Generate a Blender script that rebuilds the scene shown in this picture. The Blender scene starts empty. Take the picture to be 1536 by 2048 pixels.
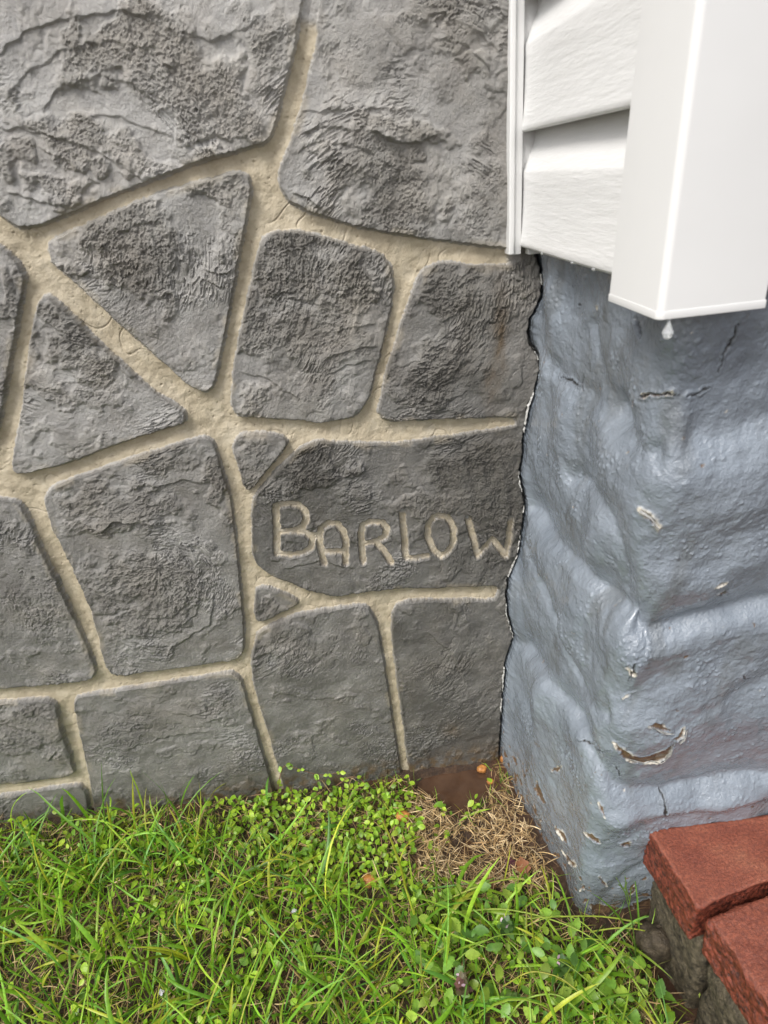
import bpy, bmesh, math, random
import numpy as np
from mathutils import Vector, Matrix

C = bpy.context.scene.collection
SC = bpy.context.scene
rng = np.random.default_rng(7)
random.seed(7)

# ------------------------------------------------------------------ camera
F = 1250.0; CX, CY = 768.0, 1024.0; D = 0.75; CZ = 0.93
_v1 = np.array([-154.0, -661.0, F]); _v1 /= np.linalg.norm(_v1)
_vd = np.array([232.0, 2309.0, F]); _vd -= _v1 * _vd.dot(_v1); _vd /= np.linalg.norm(_vd)
_vx = np.cross(_vd, _v1)
cam_d = bpy.data.cameras.new('camera'); cam = bpy.data.objects.new('camera', cam_d); C.objects.link(cam)
M = Matrix(((_vx[0], -_vx[1], -_vx[2], 0.0),
            (_v1[0], -_v1[1], -_v1[2], -D),
            (-_vd[0], _vd[1], _vd[2], CZ), (0, 0, 0, 1)))
cam.matrix_world = M
cam_d.sensor_fit = 'VERTICAL'; cam_d.sensor_height = 36.0; cam_d.lens = F / 2048.0 * 36.0
cam_d.clip_start = 0.01; cam_d.clip_end = 200
cam_d.dof.use_dof = True; cam_d.dof.focus_distance = 0.92; cam_d.dof.aperture_fstop = 9.0
SC.camera = cam
SC.render.resolution_x = 768; SC.render.resolution_y = 1024

# ------------------------------------------------------------------ light
SUN_EL = math.radians(52); SUN_AZ = (-0.72, -0.69)          # from the upper left, in front of the wall
w = bpy.data.worlds.new('World'); SC.world = w; w.use_nodes = True
nt = w.node_tree; nt.nodes.clear()
sky = nt.nodes.new('ShaderNodeTexSky'); sky.sky_type = 'NISHITA'; sky.sun_disc = False
sky.sun_elevation = SUN_EL; sky.sun_rotation = math.atan2(SUN_AZ[0], SUN_AZ[1])
sky.dust_density = 4.0
hs = nt.nodes.new('ShaderNodeHueSaturation'); hs.inputs['Saturation'].default_value = 0.3   # an overcast, whitish sky
bg = nt.nodes.new('ShaderNodeBackground'); bg.inputs['Strength'].default_value = 0.134
out = nt.nodes.new('ShaderNodeOutputWorld')
nt.links.new(sky.outputs[0], hs.inputs['Color']); nt.links.new(hs.outputs[0], bg.inputs[0]); nt.links.new(bg.outputs[0], out.inputs[0])
sl = bpy.data.lights.new('sun', 'SUN'); sl.energy = 1.7; sl.angle = math.radians(18); sl.color = (1.0, 0.965, 0.91)
so = bpy.data.objects.new('sun', sl); C.objects.link(so)
sd = Vector((SUN_AZ[0] * math.cos(SUN_EL), SUN_AZ[1] * math.cos(SUN_EL), math.sin(SUN_EL)))
so.rotation_euler = sd.to_track_quat('Z', 'Y').to_euler(); so.location = (-1, -2, 3)
vs = SC.view_settings; vs.view_transform = 'Standard'; vs.look = 'None'; vs.gamma = 1.0; vs.exposure = 0.70

# ------------------------------------------------------------------ pixel -> place (measured on the photograph)
def ray(px, py):
    c = np.array([px - CX, py - CY, F]); return np.array([c @ _vx, c @ _v1, -(c @ _vd)])
def on_wall(px, py, y=0.0):
    r = ray(px, py); t = (y + D) / r[1]; return r[0] * t, r[2] * t + CZ
def on_floor(px, py, z=0.0):
    r = ray(px, py); t = (z - CZ) / r[2]; return r[0] * t, r[1] * t - D
def project(x, y, z):
    p = [x * _vx[k] + (y + D) * _v1[k] - (z - CZ) * _vd[k] for k in range(3)]
    return CX + F * p[0] / p[2], CY + F * p[1] / p[2]

# ------------------------------------------------------------------ noise
_perm = np.random.default_rng(3).permutation(256).astype(np.int32)
_perm = np.concatenate([_perm, _perm, _perm])
_ga = np.random.default_rng(4).random(256) * 2 * np.pi
_gx, _gy = np.cos(_ga).astype(np.float32), np.sin(_ga).astype(np.float32)
def pn(x, y, seed=0):
    x = np.asarray(x, np.float32) + np.float32(seed * 17.31); y = np.asarray(y, np.float32) + np.float32(seed * 7.77)
    xi = np.floor(x).astype(np.int32); yi = np.floor(y).astype(np.int32)
    xf = x - xi; yf = y - yi
    u = xf * xf * xf * (xf * (xf * 6 - 15) + 10); v = yf * yf * yf * (yf * (yf * 6 - 15) + 10)
    xi &= 255; yi &= 255
    def g(ix, iy, dx, dy):
        h = _perm[_perm[ix & 255] + (iy & 255)]; return _gx[h] * dx + _gy[h] * dy
    a = g(xi, yi, xf, yf); b = g(xi + 1, yi, xf - 1, yf); c = g(xi, yi + 1, xf, yf - 1); d = g(xi + 1, yi + 1, xf - 1, yf - 1)
    return (a + u * (b - a)) * (1 - v) + (c + u * (d - c)) * v
def fbm(x, y, octs=4, seed=0, gain=0.5):
    r = 0; a = 1.0
    for o in range(octs):
        r = r + a * pn(x * 2 ** o, y * 2 ** o, seed + o * 3); a *= gain
    return r
def worley(x, y, seed=0):
    xi = np.floor(x).astype(np.int32); yi = np.floor(y).astype(np.int32); best = np.full(x.shape, 9.0, np.float32); bid = np.zeros(x.shape, np.float32)
    for i in (-1, 0, 1):
        for j in (-1, 0, 1):
            h = _perm[_perm[(xi + i + seed * 13) & 255] + ((yi + j) & 255)]
            h2 = _perm[h + 37]
            dx = xi + i + h / 256.0 - x; dy = yi + j + h2 / 256.0 - y
            dd = dx * dx + dy * dy
            m = dd < best; best = np.where(m, dd, best); bid = np.where(m, h / 256.0, bid)
    return np.sqrt(best), bid
def pn3(x, y, z, seed=0):
    return (pn(x + 0.73 * z, y - 0.41 * z, seed) + pn(y + 0.37 * x, z + 0.29 * y, seed + 5) + pn(z - 0.51 * y, x + 0.33 * z, seed + 9)) * 0.62
def sstep(a, b, t):
    t = np.clip((t - a) / (b - a), 0, 1); return t * t * (3 - 2 * t)

# ------------------------------------------------------------------ object helpers
def tag(o, label=None, cat=None, group=None, kind=None):
    if label: o['label'] = label
    if cat: o['category'] = cat
    if group: o['group'] = group
    if kind: o['kind'] = kind
    return o
def thing(name, label, cat, loc=(0, 0, 0), group=None):
    o = bpy.data.objects.new(name, None); C.objects.link(o); o.location = loc; o.empty_display_size = 0.05
    return tag(o, label, cat, group)
def link(name, me, mats, parent=None):
    o = bpy.data.objects.new(name, me); C.objects.link(o)
    for m in (mats if isinstance(mats, (list, tuple)) else [mats]): me.materials.append(m)
    if parent is not None:
        o.parent = parent
        o.matrix_parent_inverse = Matrix.Translation(-Vector(parent_world(parent)))
    return o
def parent_world(p):
    v = Vector(p.location)
    return v
def np_mesh(name, V, Fc, col=None, smooth=True, normals=None):
    """V (n,3); Fc (m,4) or (m,3) int; col (n,4)"""
    me = bpy.data.meshes.new(name)
    V = np.ascontiguousarray(V, np.float32); Fc = np.ascontiguousarray(Fc, np.int32)
    k = Fc.shape[1]
    me.vertices.add(len(V)); me.vertices.foreach_set('co', V.ravel())
    me.loops.add(Fc.size); me.loops.foreach_set('vertex_index', Fc.ravel())
    me.polygons.add(len(Fc)); me.polygons.foreach_set('loop_start', np.arange(0, Fc.size, k, dtype=np.int32))
    me.polygons.foreach_set('use_smooth', np.full(len(Fc), smooth, bool))
    if col is not None:
        a = me.attributes.new('paint', 'FLOAT_COLOR', 'POINT'); a.data.foreach_set('color', np.ascontiguousarray(col, np.float32).ravel())
    me.update(calc_edges=True)
    if normals is not None: me.normals_split_custom_set_from_vertices(normals.tolist())
    return me
def grid_faces(nx, nz, flip=False):
    i = np.arange(nx - 1)[:, None]; j = np.arange(nz - 1)[None, :]
    a = i * nz + j; f = np.stack([a, a + nz, a + nz + 1, a + 1], -1).reshape(-1, 4)
    return f[:, ::-1] if flip else f
def grid_normals(P):
    dx = np.gradient(P, axis=0); dz = np.gradient(P, axis=1)
    n = np.cross(dx, dz); n /= np.linalg.norm(n, axis=-1, keepdims=True) + 1e-12
    return n
def sub_mesh(name, V, Fc, sel, col=None, N=None):
    f = Fc[sel]; used, inv = np.unique(f, return_inverse=True)
    return np_mesh(name, V[used], inv.reshape(f.shape), None if col is None else col[used], True, None if N is None else N[used])
def sd_poly(P, X, Z):
    P = np.asarray(P, np.float32); n = len(P); best = np.full(X.shape, 1e9, np.float32); ins = np.zeros(X.shape, bool)
    for i in range(n):
        a = P[i]; b = P[(i + 1) % n]; e = b - a
        t = np.clip(((X - a[0]) * e[0] + (Z - a[1]) * e[1]) / (e @ e + 1e-12), 0, 1)
        dx = X - a[0] - t * e[0]; dz = Z - a[1] - t * e[1]
        best = np.minimum(best, dx * dx + dz * dz)
        if a[1] != b[1]:
            c = ((a[1] > Z) != (b[1] > Z)) & (X < e[0] * (Z - a[1]) / (b[1] - a[1]) + a[0]); ins ^= c
    d = np.sqrt(best); return np.where(ins, -d, d)
def d_line(P, X, Z):
    """distance to a polyline, and the signed side (positive above / left of travel)"""
    P = np.asarray(P, np.float32); best = np.full(X.shape, 1e9, np.float32); side = np.zeros(X.shape, np.float32); par = np.zeros(X.shape, np.float32)
    for i in range(len(P) - 1):
        a = P[i]; b = P[i + 1]; e = b - a; L = math.hypot(*e) + 1e-9
        t = np.clip(((X - a[0]) * e[0] + (Z - a[1]) * e[1]) / (L * L), 0, 1)
        dx = X - a[0] - t * e[0]; dz = Z - a[1] - t * e[1]; d2 = dx * dx + dz * dz
        m = d2 < best; best = np.where(m, d2, best)
        side = np.where(m, np.sign(e[0] * (Z - a[1]) - e[1] * (X - a[0])), side)
        par = np.where(m, (i + t) / (len(P) - 1), par)
    return np.sqrt(best), side, par
def chaikin(P, n=1, q=0.18):
    P = [np.array(p, float) for p in P]
    for _ in range(n):
        R = []
        for i in range(len(P)):
            a, b = P[i], P[(i + 1) % len(P)]; R += [a + (b - a) * q, b + (a - b) * q]
        P = R
    return np.array(P)

# ------------------------------------------------------------------ materials
class Mat:
    def __init__(s, name, rough=0.6, spec=0.5):
        s.m = bpy.data.materials.new(name); s.m.use_nodes = True; s.t = s.m.node_tree; s.b = s.t.nodes['Principled BSDF']
        s.b.inputs['Roughness'].default_value = rough; s.b.inputs['Specular IOR Level'].default_value = spec
    def n(s, kind, **kw):
        x = s.t.nodes.new('ShaderNode' + kind)
        for k, v in kw.items():
            if k in x.inputs: x.inputs[k].default_value = v
            else: setattr(x, k, v)
        return x
    def l(s, a, b): s.t.links.new(a, b)
    def coord(s, kind='Object'): return s.n('TexCoord').outputs[kind]
    def noise(s, scale, detail=4, rough=0.6, vec=None, sc=None):
        x = s.n('TexNoise'); x.inputs['Scale'].default_value = scale; x.inputs['Detail'].default_value = detail; x.inputs['Roughness'].default_value = rough
        v = vec if vec is not None else s.coord()
        if sc is not None:
            mp = s.n('Mapping'); mp.inputs['Scale'].default_value = sc; s.l(v, mp.inputs[0]); v = mp.outputs[0]
        s.l(v, x.inputs['Vector']); return x.outputs['Fac']
    def ramp(s, fac, stops):
        r = s.n('ValToRGB'); e = r.color_ramp.elements
        while len(e) < len(stops): e.new(0.5)
        for i, (p, c) in enumerate(stops): e[i].position = p; e[i].color = (*c, 1) if len(c) == 3 else c
        s.l(fac, r.inputs[0]); return r.outputs[0]
    def mix(s, fac, a, b, mode='MIX'):
        x = s.n('Mix'); x.data_type = 'RGBA'; x.blend_type = mode
        for i, v in ((0, fac), (6, a), (7, b)):
            if hasattr(v, 'is_linked'): s.l(v, x.inputs[i])
            else: x.inputs[i].default_value = v if i == 0 else (*v, 1)
        return x.outputs[2]
    def math(s, op, a, b=0.0):
        x = s.n('Math'); x.operation = op
        for i, v in ((0, a), (1, b)):
            if hasattr(v, 'is_linked'): s.l(v, x.inputs[i])
            else: x.inputs[i].default_value = v
        return x.outputs[0]
    def attr(s):
        a = s.n('Attribute'); a.attribute_name = 'paint'
        sp = s.n('SeparateColor'); s.l(a.outputs['Color'], sp.inputs[0])
        return sp.outputs[0], sp.outputs[1], sp.outputs[2], a.outputs['Alpha'], a.outputs['Color']
    def bump(s, h, dist, strength=1.0, nrm=None):
        x = s.n('Bump'); x.inputs['Distance'].default_value = dist; x.inputs['Strength'].default_value = strength
        s.l(h, x.inputs['Height'])
        if nrm is not None: s.l(nrm, x.inputs['Normal'])
        return x.outputs[0]
    def col(s, c):
        if hasattr(c, 'is_linked'): s.l(c, s.b.inputs['Base Color'])
        else: s.b.inputs['Base Color'].default_value = (*c, 1)

def concrete():
    m = Mat('stamped_concrete', 0.5, 0.5)
    tan, rough, tone, rust, _ = m.attr()
    n1 = m.noise(18, 5, 0.65); n2 = m.noise(160, 4, 0.7); n3 = m.noise(900, 3, 0.7)
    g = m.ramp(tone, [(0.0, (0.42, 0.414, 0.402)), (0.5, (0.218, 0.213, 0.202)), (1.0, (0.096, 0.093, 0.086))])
    g = m.mix(m.ramp(n1, [(0.35, (0, 0, 0)), (0.68, (1, 1, 1))]), g, m.mix(1.0, g, (0.80, 0.79, 0.79), 'MULTIPLY'))
    g = m.mix(rough, g, m.mix(1.0, g, (1.30, 1.28, 1.24), 'MULTIPLY'))
    g = m.mix(m.ramp(n2, [(0.45, (0, 0, 0)), (0.72, (0.45, 0.45, 0.45))]), g, m.mix(1.0, g, (1.35, 1.33, 1.28), 'MULTIPLY'))
    g = m.mix(m.ramp(n3, [(0.66, (0, 0, 0)), (0.76, (1, 1, 1))]), g, (0.50, 0.46, 0.39))
    g = m.mix(m.ramp(n3, [(0.24, (1, 1, 1)), (0.36, (0, 0, 0))]), g, m.mix(1.0, g, (0.42, 0.41, 0.40), 'MULTIPLY'))
    g = m.mix(m.ramp(m.noise(11, 4, 0.6), [(0.45, (0, 0, 0)), (0.75, (0.5, 0.5, 0.5))]), g, m.mix(1.0, g, (1.06, 0.97, 0.86), 'MULTIPLY'))
    g = m.mix(rust, g, (0.115, 0.072, 0.030))
    t = m.ramp(m.noise(40, 5, 0.7), [(0.25, (0.33, 0.278, 0.195)), (0.5, (0.43, 0.372, 0.270)), (0.75, (0.51, 0.455, 0.352))])
    t = m.mix(m.ramp(n2, [(0.55, (0, 0, 0)), (0.8, (0.6, 0.6, 0.6))]), t, (0.30, 0.245, 0.165))
    t = m.mix(m.math('MULTIPLY', tone, 0.55), t, m.mix(1.0, t, (0.55, 0.52, 0.46), 'MULTIPLY'))
    c = m.mix(tan, g, t)
    m.col(c)
    rr = m.math('ADD', m.math('MULTIPLY', rough, 0.14), m.math('ADD', m.math('MULTIPLY', tan, 0.25), 0.36))
    m.l(rr, m.b.inputs['Roughness'])
    h = m.math('ADD', m.math('MULTIPLY', m.noise(650, 4, 0.8), m.math('ADD', m.math('MULTIPLY', rough, 1.1), 0.55)), m.math('MULTIPLY', m.noise(260, 3, 0.6), 0.7))
    h = m.math('MULTIPLY', h, m.math('SUBTRACT', 1.0, m.math('MULTIPLY', tan, 0.5)))
    m.l(m.bump(h, 0.0021, 1.0), m.b.inputs['Normal'])
    return m.m

def simple(name, c, rough=0.5, spec=0.5, var=0.15, scale=60, bump=0.0, bscale=300, sc=None):
    m = Mat(name, rough, spec)
    n = m.noise(scale, 5, 0.65, sc=sc)
    lo = tuple(v * (1 - var) for v in c); hi = tuple(min(1, v * (1 + var)) for v in c)
    m.col(m.ramp(n, [(0.3, lo), (0.7, hi)]))
    if bump: m.l(m.bump(m.noise(bscale, 4, 0.65, sc=sc), bump), m.b.inputs['Normal'])
    return m.m

def paint_mat():
    m = Mat('blue_grey_paint', 0.34, 0.6)
    chip, rim, dirt, crack, _ = m.attr()
    n = m.noise(14, 4, 0.6)
    p = m.ramp(n, [(0.3, (0.176, 0.205, 0.242)), (0.7, (0.236, 0.270, 0.312))])
    p = m.mix(m.ramp(m.noise(55, 5, 0.7), [(0.5, (0, 0, 0)), (0.85, (0.5, 0.5, 0.5))]), p, (0.145, 0.165, 0.19))
    p = m.mix(m.ramp(m.noise(420, 3, 0.7), [(0.73, (0, 0, 0)), (0.8, (0.8, 0.8, 0.8))]), p, (0.42, 0.44, 0.45))
    p = m.mix(dirt, p, (0.085, 0.085, 0.075))
    b = m.ramp(m.noise(260, 4, 0.7), [(0.35, (0.055, 0.028, 0.014)), (0.65, (0.17, 0.105, 0.055))])
    p = m.mix(chip, p, b); p = m.mix(rim, p, (0.62, 0.58, 0.50)); p = m.mix(crack, p, (0.012, 0.011, 0.010))
    m.col(p)
    m.l(m.math('ADD', m.math('MULTIPLY', m.math('MAXIMUM', chip, crack), 0.4), m.math('ADD', m.math('MULTIPLY', m.noise(30, 4, 0.6), 0.26), 0.08)), m.b.inputs['Roughness'])
    h = m.math('ADD', m.math('MULTIPLY', m.noise(110, 5, 0.62), 1.0), m.math('MULTIPLY', m.noise(430, 3, 0.65), 0.38))
    m.b.inputs['Coat Weight'].default_value = 0.75; m.b.inputs['Coat Roughness'].default_value = 0.13; m.b.inputs['Coat IOR'].default_value = 1.5
    m.l(m.bump(h, 0.0026, 0.9), m.b.inputs['Normal'])
    return m.m

def vinyl(name, grain=True, c=(0.70, 0.70, 0.695)):
    m = Mat(name, 0.36 if grain else 0.48, 0.5)
    m.col(m.ramp(m.noise(8, 4, 0.6), [(0.3, tuple(v * 0.965 for v in c)), (0.7, c)]))
    if grain:
        n = m.noise(170, 5, 0.62, sc=(.35, .13, 1.0))
        m.l(m.bump(n, 0.0013, 0.7), m.b.inputs['Normal'])
    else:
        m.l(m.bump(m.noise(25, 3, 0.5), 0.0006, 0.5), m.b.inputs['Normal'])
    return m.m

def brick_mat():
    m = Mat('red_brick', 0.5, 0.5)
    n1 = m.noise(26, 5, 0.65); n2 = m.noise(300, 4, 0.75); n3 = m.noise(800, 3, 0.7)
    c = m.ramp(n1, [(0.3, (0.200, 0.050, 0.027)), (0.55, (0.275, 0.080, 0.043)), (0.75, (0.32, 0.122, 0.068))])
    c = m.mix(m.ramp(n2, [(0.42, (1, 1, 1)), (0.6, (0, 0, 0))]), c, m.mix(1.0, c, (0.55, 0.5, 0.5), 'MULTIPLY'))
    c = m.mix(m.ramp(n3, [(0.68, (0, 0, 0)), (0.78, (0.8, 0.8, 0.8))]), c, (0.42, 0.24, 0.18))
    rough = m.attr()[0]
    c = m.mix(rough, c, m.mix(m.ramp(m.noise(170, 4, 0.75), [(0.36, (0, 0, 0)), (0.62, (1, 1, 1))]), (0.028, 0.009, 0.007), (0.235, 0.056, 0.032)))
    m.col(c)
    h = m.math('ADD', m.noise(420, 4, 0.75), m.math('MULTIPLY', m.noise(1100, 2, 0.6), 0.5))
    m.l(m.bump(h, 0.0014, 0.9), m.b.inputs['Normal'])
    m.l(m.math('ADD', m.math('MULTIPLY', n2, 0.4), 0.22), m.b.inputs['Roughness'])
    return m.m

def leaf_mat(name, rough=0.42, trans=0.42):
    m = Mat(name, rough, 0.5)
    a = m.attr()[4]
    c = m.mix(1.0, a, m.ramp(m.noise(220, 3, 0.6), [(0.3, (0.8, 0.8, 0.8)), (0.7, (1.15, 1.15, 1.1))]), 'MULTIPLY')
    m.col(c)
    tr = m.n('BsdfTranslucent'); tc = m.mix(1.0, c, (1.5, 1.35, 0.7), 'MULTIPLY'); m.l(tc, tr.inputs['Color'])
    mx = m.n('MixShader'); mx.inputs[0].default_value = trans
    m.l(m.b.outputs[0], mx.inputs[1]); m.l(tr.outputs[0], mx.inputs[2])
    o = [x for x in m.t.nodes if x.type == 'OUTPUT_MATERIAL'][0]; m.l(mx.outputs[0], o.inputs['Surface'])
    return m.m

def soil_mat():
    m = Mat('damp_soil', 0.55, 0.5)
    c = m.ramp(m.noise(90, 6, 0.7), [(0.3, (0.016, 0.009, 0.006)), (0.5, (0.045, 0.025, 0.014)), (0.72, (0.105, 0.062, 0.034))])
    c = m.mix(m.ramp(m.noise(7, 3, 0.6), [(0.5, (0, 0, 0)), (0.7, (0.7, 0.7, 0.7))]), c, (0.11, 0.045, 0.018))
    m.col(c); m.l(m.bump(m.noise(320, 5, 0.75), 0.004, 1.0), m.b.inputs['Normal'])
    return m.m

M_CON = concrete(); M_PAINT = paint_mat(); M_SIDE = vinyl('white_vinyl_grain'); M_TRIM = vinyl('white_vinyl_smooth', False, (0.70, 0.70, 0.695))
M_BRICK = brick_mat(); M_LEAF = leaf_mat('leaf_green'); M_STRAW = leaf_mat('dry_straw', 0.55, 0.15); M_SOIL = soil_mat()
M_FLAKE = simple('flaked_paint', (0.40, 0.40, 0.385), 0.55, 0.4, 0.62, 210, 0.0006, 500)
M_OLDCON = simple('dirty_concrete', (0.070, 0.057, 0.036), 0.7, 0.4, 0.85, 120, 0.003, 330)
M_ROCK = simple('brown_rock', (0.050, 0.038, 0.024), 0.6, 0.4, 0.6, 90, 0.003, 260)
M_PEB = simple('orange_clay', (0.40, 0.17, 0.045), 0.45, 0.5, 0.4, 130, 0.001, 300)
M_CORE = simple('wall_core', (0.2, 0.2, 0.19), 0.9, 0.2)

# ================================================================== STAMPED STONE WALL
ST = {}
ST['top_left'] = [(0, 435), (40, 458), (85, 449), (270, 372), (410, 320), (522, 288), (540, 277), (552, 243), (567, 190), (588, 100), (600, 30), (612, -40), (620, -300), (300, -340), (-170, -260), (-190, 150), (-110, 330)]
ST['top_right'] = [(655, -300), (643, -40), (634, 90), (611, 180), (586, 270), (561, 335), (557, 372), (580, 404), (640, 434), (740, 460), (860, 479), (1030, 500), (1130, 512), (1130, -300)]
ST['wedge'] = [(92, 490), (112, 475), (200, 436), (330, 381), (476, 343), (495, 352), (503, 375), (495, 430), (470, 560), (440, 720), (426, 775), (412, 786), (380, 775), (330, 730), (250, 660), (160, 575), (104, 530)]
ST['mid'] = [(521, 480), (545, 465), (600, 460), (680, 485), (762, 508), (785, 535), (788, 590), (766, 690), (741, 790), (717, 834), (640, 848), (580, 840), (475, 835), (462, 810), (465, 745), (490, 620)]
ST['corner'] = [(836, 560), (850, 540), (880, 524), (960, 533), (1040, 530), (1050, 500), (1130, 500), (1130, 866), (1037, 862), (1034, 834), (900, 838), (790, 845), (765, 840), (757, 825), (775, 740), (800, 660)]
ST['tri_left'] = [(75, 602), (92, 590), (122, 612), (200, 690), (300, 780), (368, 824), (372, 842), (355, 851), (260, 880), (130, 930), (45, 950), (25, 946), (21, 925), (40, 830), (55, 700)]
ST['edge_left'] = [(-240, 500), (-70, 470), (0, 492), (36, 530), (50, 560), (30, 660), (8, 800), (-5, 862), (-50, 915), (-260, 960)]
ST['big_low'] = [(86, 1000), (102, 975), (200, 940), (330, 897), (408, 874), (425, 885), (440, 930), (460, 990), (470, 1060), (478, 1150), (488, 1250), (488, 1300), (474, 1322), (380, 1336), (226, 1353), (210, 1335), (180, 1220), (140, 1130), (102, 1060)]
ST['left_low'] = [(-260, 1030), (-90, 1000), (0, 999), (32, 1003), (52, 1030), (82, 1100), (132, 1200), (172, 1290), (191, 1342), (184, 1362), (100, 1370), (0, 1380), (-260, 1410)]
ST['tri_small'] = [(471, 880), (482, 869), (510, 867), (566, 874), (577, 884), (571, 897), (531, 945), (502, 981), (490, 980), (478, 940), (464, 900)]
ST['name'] = [(504, 1005), (518, 985), (560, 935), (600, 897), (640, 883), (700, 888), (800, 890), (900, 874), (1034, 856), (1040, 840), (1130, 836), (1130, 1220), (1000, 1215), (1000, 1172), (900, 1178), (800, 1178), (720, 1188), (668, 1196), (610, 1180), (545, 1155), (514, 1133), (504, 1105)]
ST['tri_low'] = [(511, 1182), (527, 1175), (570, 1190), (602, 1208), (562, 1228), (520, 1246), (509, 1238)]
ST['base_mid'] = [(518, 1264), (600, 1230), (700, 1215), (735, 1214), (752, 1240), (765, 1300), (780, 1400), (795, 1500), (805, 1560), (820, 1700), (600, 1760), (566, 1570), (540, 1480), (510, 1385), (502, 1330), (509, 1290)]
ST['base_corner'] = [(785, 1232), (797, 1210), (830, 1203), (900, 1203), (985, 1203), (994, 1200), (1000, 1180), (1120, 1170), (1120, 1720), (845, 1720), (819, 1540), (800, 1400), (785, 1280)]
ST['base_left'] = [(145, 1412), (155, 1395), (220, 1385), (350, 1365), (460, 1347), (480, 1358), (491, 1390), (520, 1490), (545, 1570), (580, 1760), (215, 1800), (185, 1600), (165, 1500)]
ST['small_left'] = [(-260, 1435), (0, 1408), (90, 1400), (112, 1410), (126, 1470), (145, 1530), (149, 1552), (60, 1565), (-260, 1600)]
ST['foot_left'] = [(-260, 1640), (0, 1597), (100, 1578), (160, 1572), (173, 1590), (181, 1640), (200, 1790), (-260, 1830)]
ST['out_a'] = [(-560, -280), (-205, -300), (-225, 150), (-150, 335), (-60, 430), (-260, 478), (-560, 430)]
ST['out_b'] = [(-600, 470), (-270, 520), (-290, 925), (-480, 985), (-620, 940)]
ST['out_c'] = [(-620, 985), (-480, 1020), (-295, 975), (-290, 1400), (-600, 1440)]
ST['out_d'] = [(-640, 1480), (-295, 1445), (-290, 1600), (-640, 1660)]
ST['out_e'] = [(-640, 1700), (-295, 1645), (-290, 1830), (-640, 1900)]
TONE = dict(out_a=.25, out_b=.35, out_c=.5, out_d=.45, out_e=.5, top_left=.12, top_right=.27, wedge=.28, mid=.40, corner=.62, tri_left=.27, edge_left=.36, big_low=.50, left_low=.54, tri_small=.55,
            name=.80, tri_low=.62, base_mid=.68, base_corner=.76, base_left=.58, small_left=.52, foot_left=.54)  # light falloff towards the bottom and right is painted into these stone tones
LBL = dict(name='stone carved with the name BARLOW', top_left='large pale grey stone with rough swirls', top_right='large grey stone beside the white trim',
           wedge='wedge shaped stone pointing downwards', tri_left='triangular stone', tri_small='small triangular stone', tri_low='smallest triangular stone',
           corner='stone with a rusty brown stain', base_corner='dark stone in the corner at the ground', big_low='stone with a rough whorl of mortar')
POLY = {k: chaikin([on_wall(*p) for p in v], 2, 0.16) for k, v in ST.items()}
# plain stones beyond the picture's left edge and top, so that the wall goes on
gx = np.linspace(-1.35, 0.27, 13); gz = np.linspace(-0.06, 1.62, 13); k = 0
rj = np.random.default_rng(5)
JX = rj.uniform(-.028, .028, (13, 13)); JZ = rj.uniform(-.028, .028, (13, 13))
for i in range(12):
    for j in range(12):
        cor = [(gx[a] + JX[a, b], gz[b] + JZ[a, b]) for a, b in ((i, j), (i + 1, j), (i + 1, j + 1), (i, j + 1))]
        c = np.mean(cor, 0); q = np.array([c + (np.array(p) - c) * (1 - .012 / (np.hypot(*(np.array(p) - c)) + 1e-6) * 1.3) for p in cor])
        bx = [min(min(P[:, 0].max(), q[:, 0].max()) - max(P[:, 0].min(), q[:, 0].min()) for P in [Pk]) for Pk in POLY.values()]
        t = np.linspace(0, 1, 9); pts = np.concatenate([q[a] + (q[(a + 1) % 4] - q[a]) * t[:, None] for a in range(4)] + [c[None]])
        hit = min(sd_poly(P, pts[:, 0], pts[:, 1]).min() for P in POLY.values())
        pxs = project(q[:, 0], 0 * q[:, 0], q[:, 1])
        if hit < 0.010: continue
        if pxs[0].max() > -10 and pxs[1].max() > -10 and pxs[0].min() < 1000: continue
        POLY['off%d' % k] = chaikin(q, 2, 0.16); TONE['off%d' % k] = rj.uniform(.1, .5); k += 1

xs = np.concatenate([np.linspace(-1.35, -0.70, 110, endpoint=False), np.arange(-0.70, -0.27, 0.0015), np.arange(-0.27, 0.285, 0.00088)]).astype(np.float32)
zs = np.concatenate([np.arange(-0.06, 0.45, 0.0014), np.arange(0.45, 1.10, 0.00088), np.linspace(1.10, 1.62, 90)]).astype(np.float32)
X, Z = np.meshgrid(xs, zs, indexing='ij')
Xw = X + 0.0016 * pn(X * 55, Z * 55, 1) + 0.0009 * pn(X * 190, Z * 190, 2)
Zw = Z + 0.0016 * pn(X * 55, Z * 55, 3) + 0.0009 * pn(X * 190, Z * 190, 4)
Dm = np.full(X.shape, 1.0, np.float32); ID = np.full(X.shape, -1, np.int32); TN = np.full(X.shape, 0.4, np.float32)
keys = list(POLY); CEN = {}
for n_, k_ in enumerate(keys):
    P = POLY[k_]; mg = 0.03
    i0, i1 = np.searchsorted(xs, [P[:, 0].min() - mg, P[:, 0].max() + mg]); j0, j1 = np.searchsorted(zs, [P[:, 1].min() - mg, P[:, 1].max() + mg])
    if i1 <= i0 or j1 <= j0: continue
    s_ = np.s_[i0:i1, j0:j1]
    d = sd_poly(P, Xw[s_], Zw[s_]); b = d < Dm[s_]
    Dm[s_] = np.where(b, d, Dm[s_]); ID[s_] = np.where(b, n_, ID[s_]); TN[s_] = np.where(b, TONE[k_], TN[s_])
# shade towards the painted corner gets painted into the tone further down
edge = 0.0011 * pn(X * 320, Z * 320, 8)
ston = 1 - sstep(-0.0014, 0.0016, Dm + edge * 0.9)                     # 1 on the stone, 0 in the joint
Hs = -0.0078 * (1 - ston) - 0.0012 * sstep(0.003, 0.011, Dm) - 0.0012 * (1 - sstep(-0.006, -0.001, -np.abs(Dm + .0035) + .0015)) * 0
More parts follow.
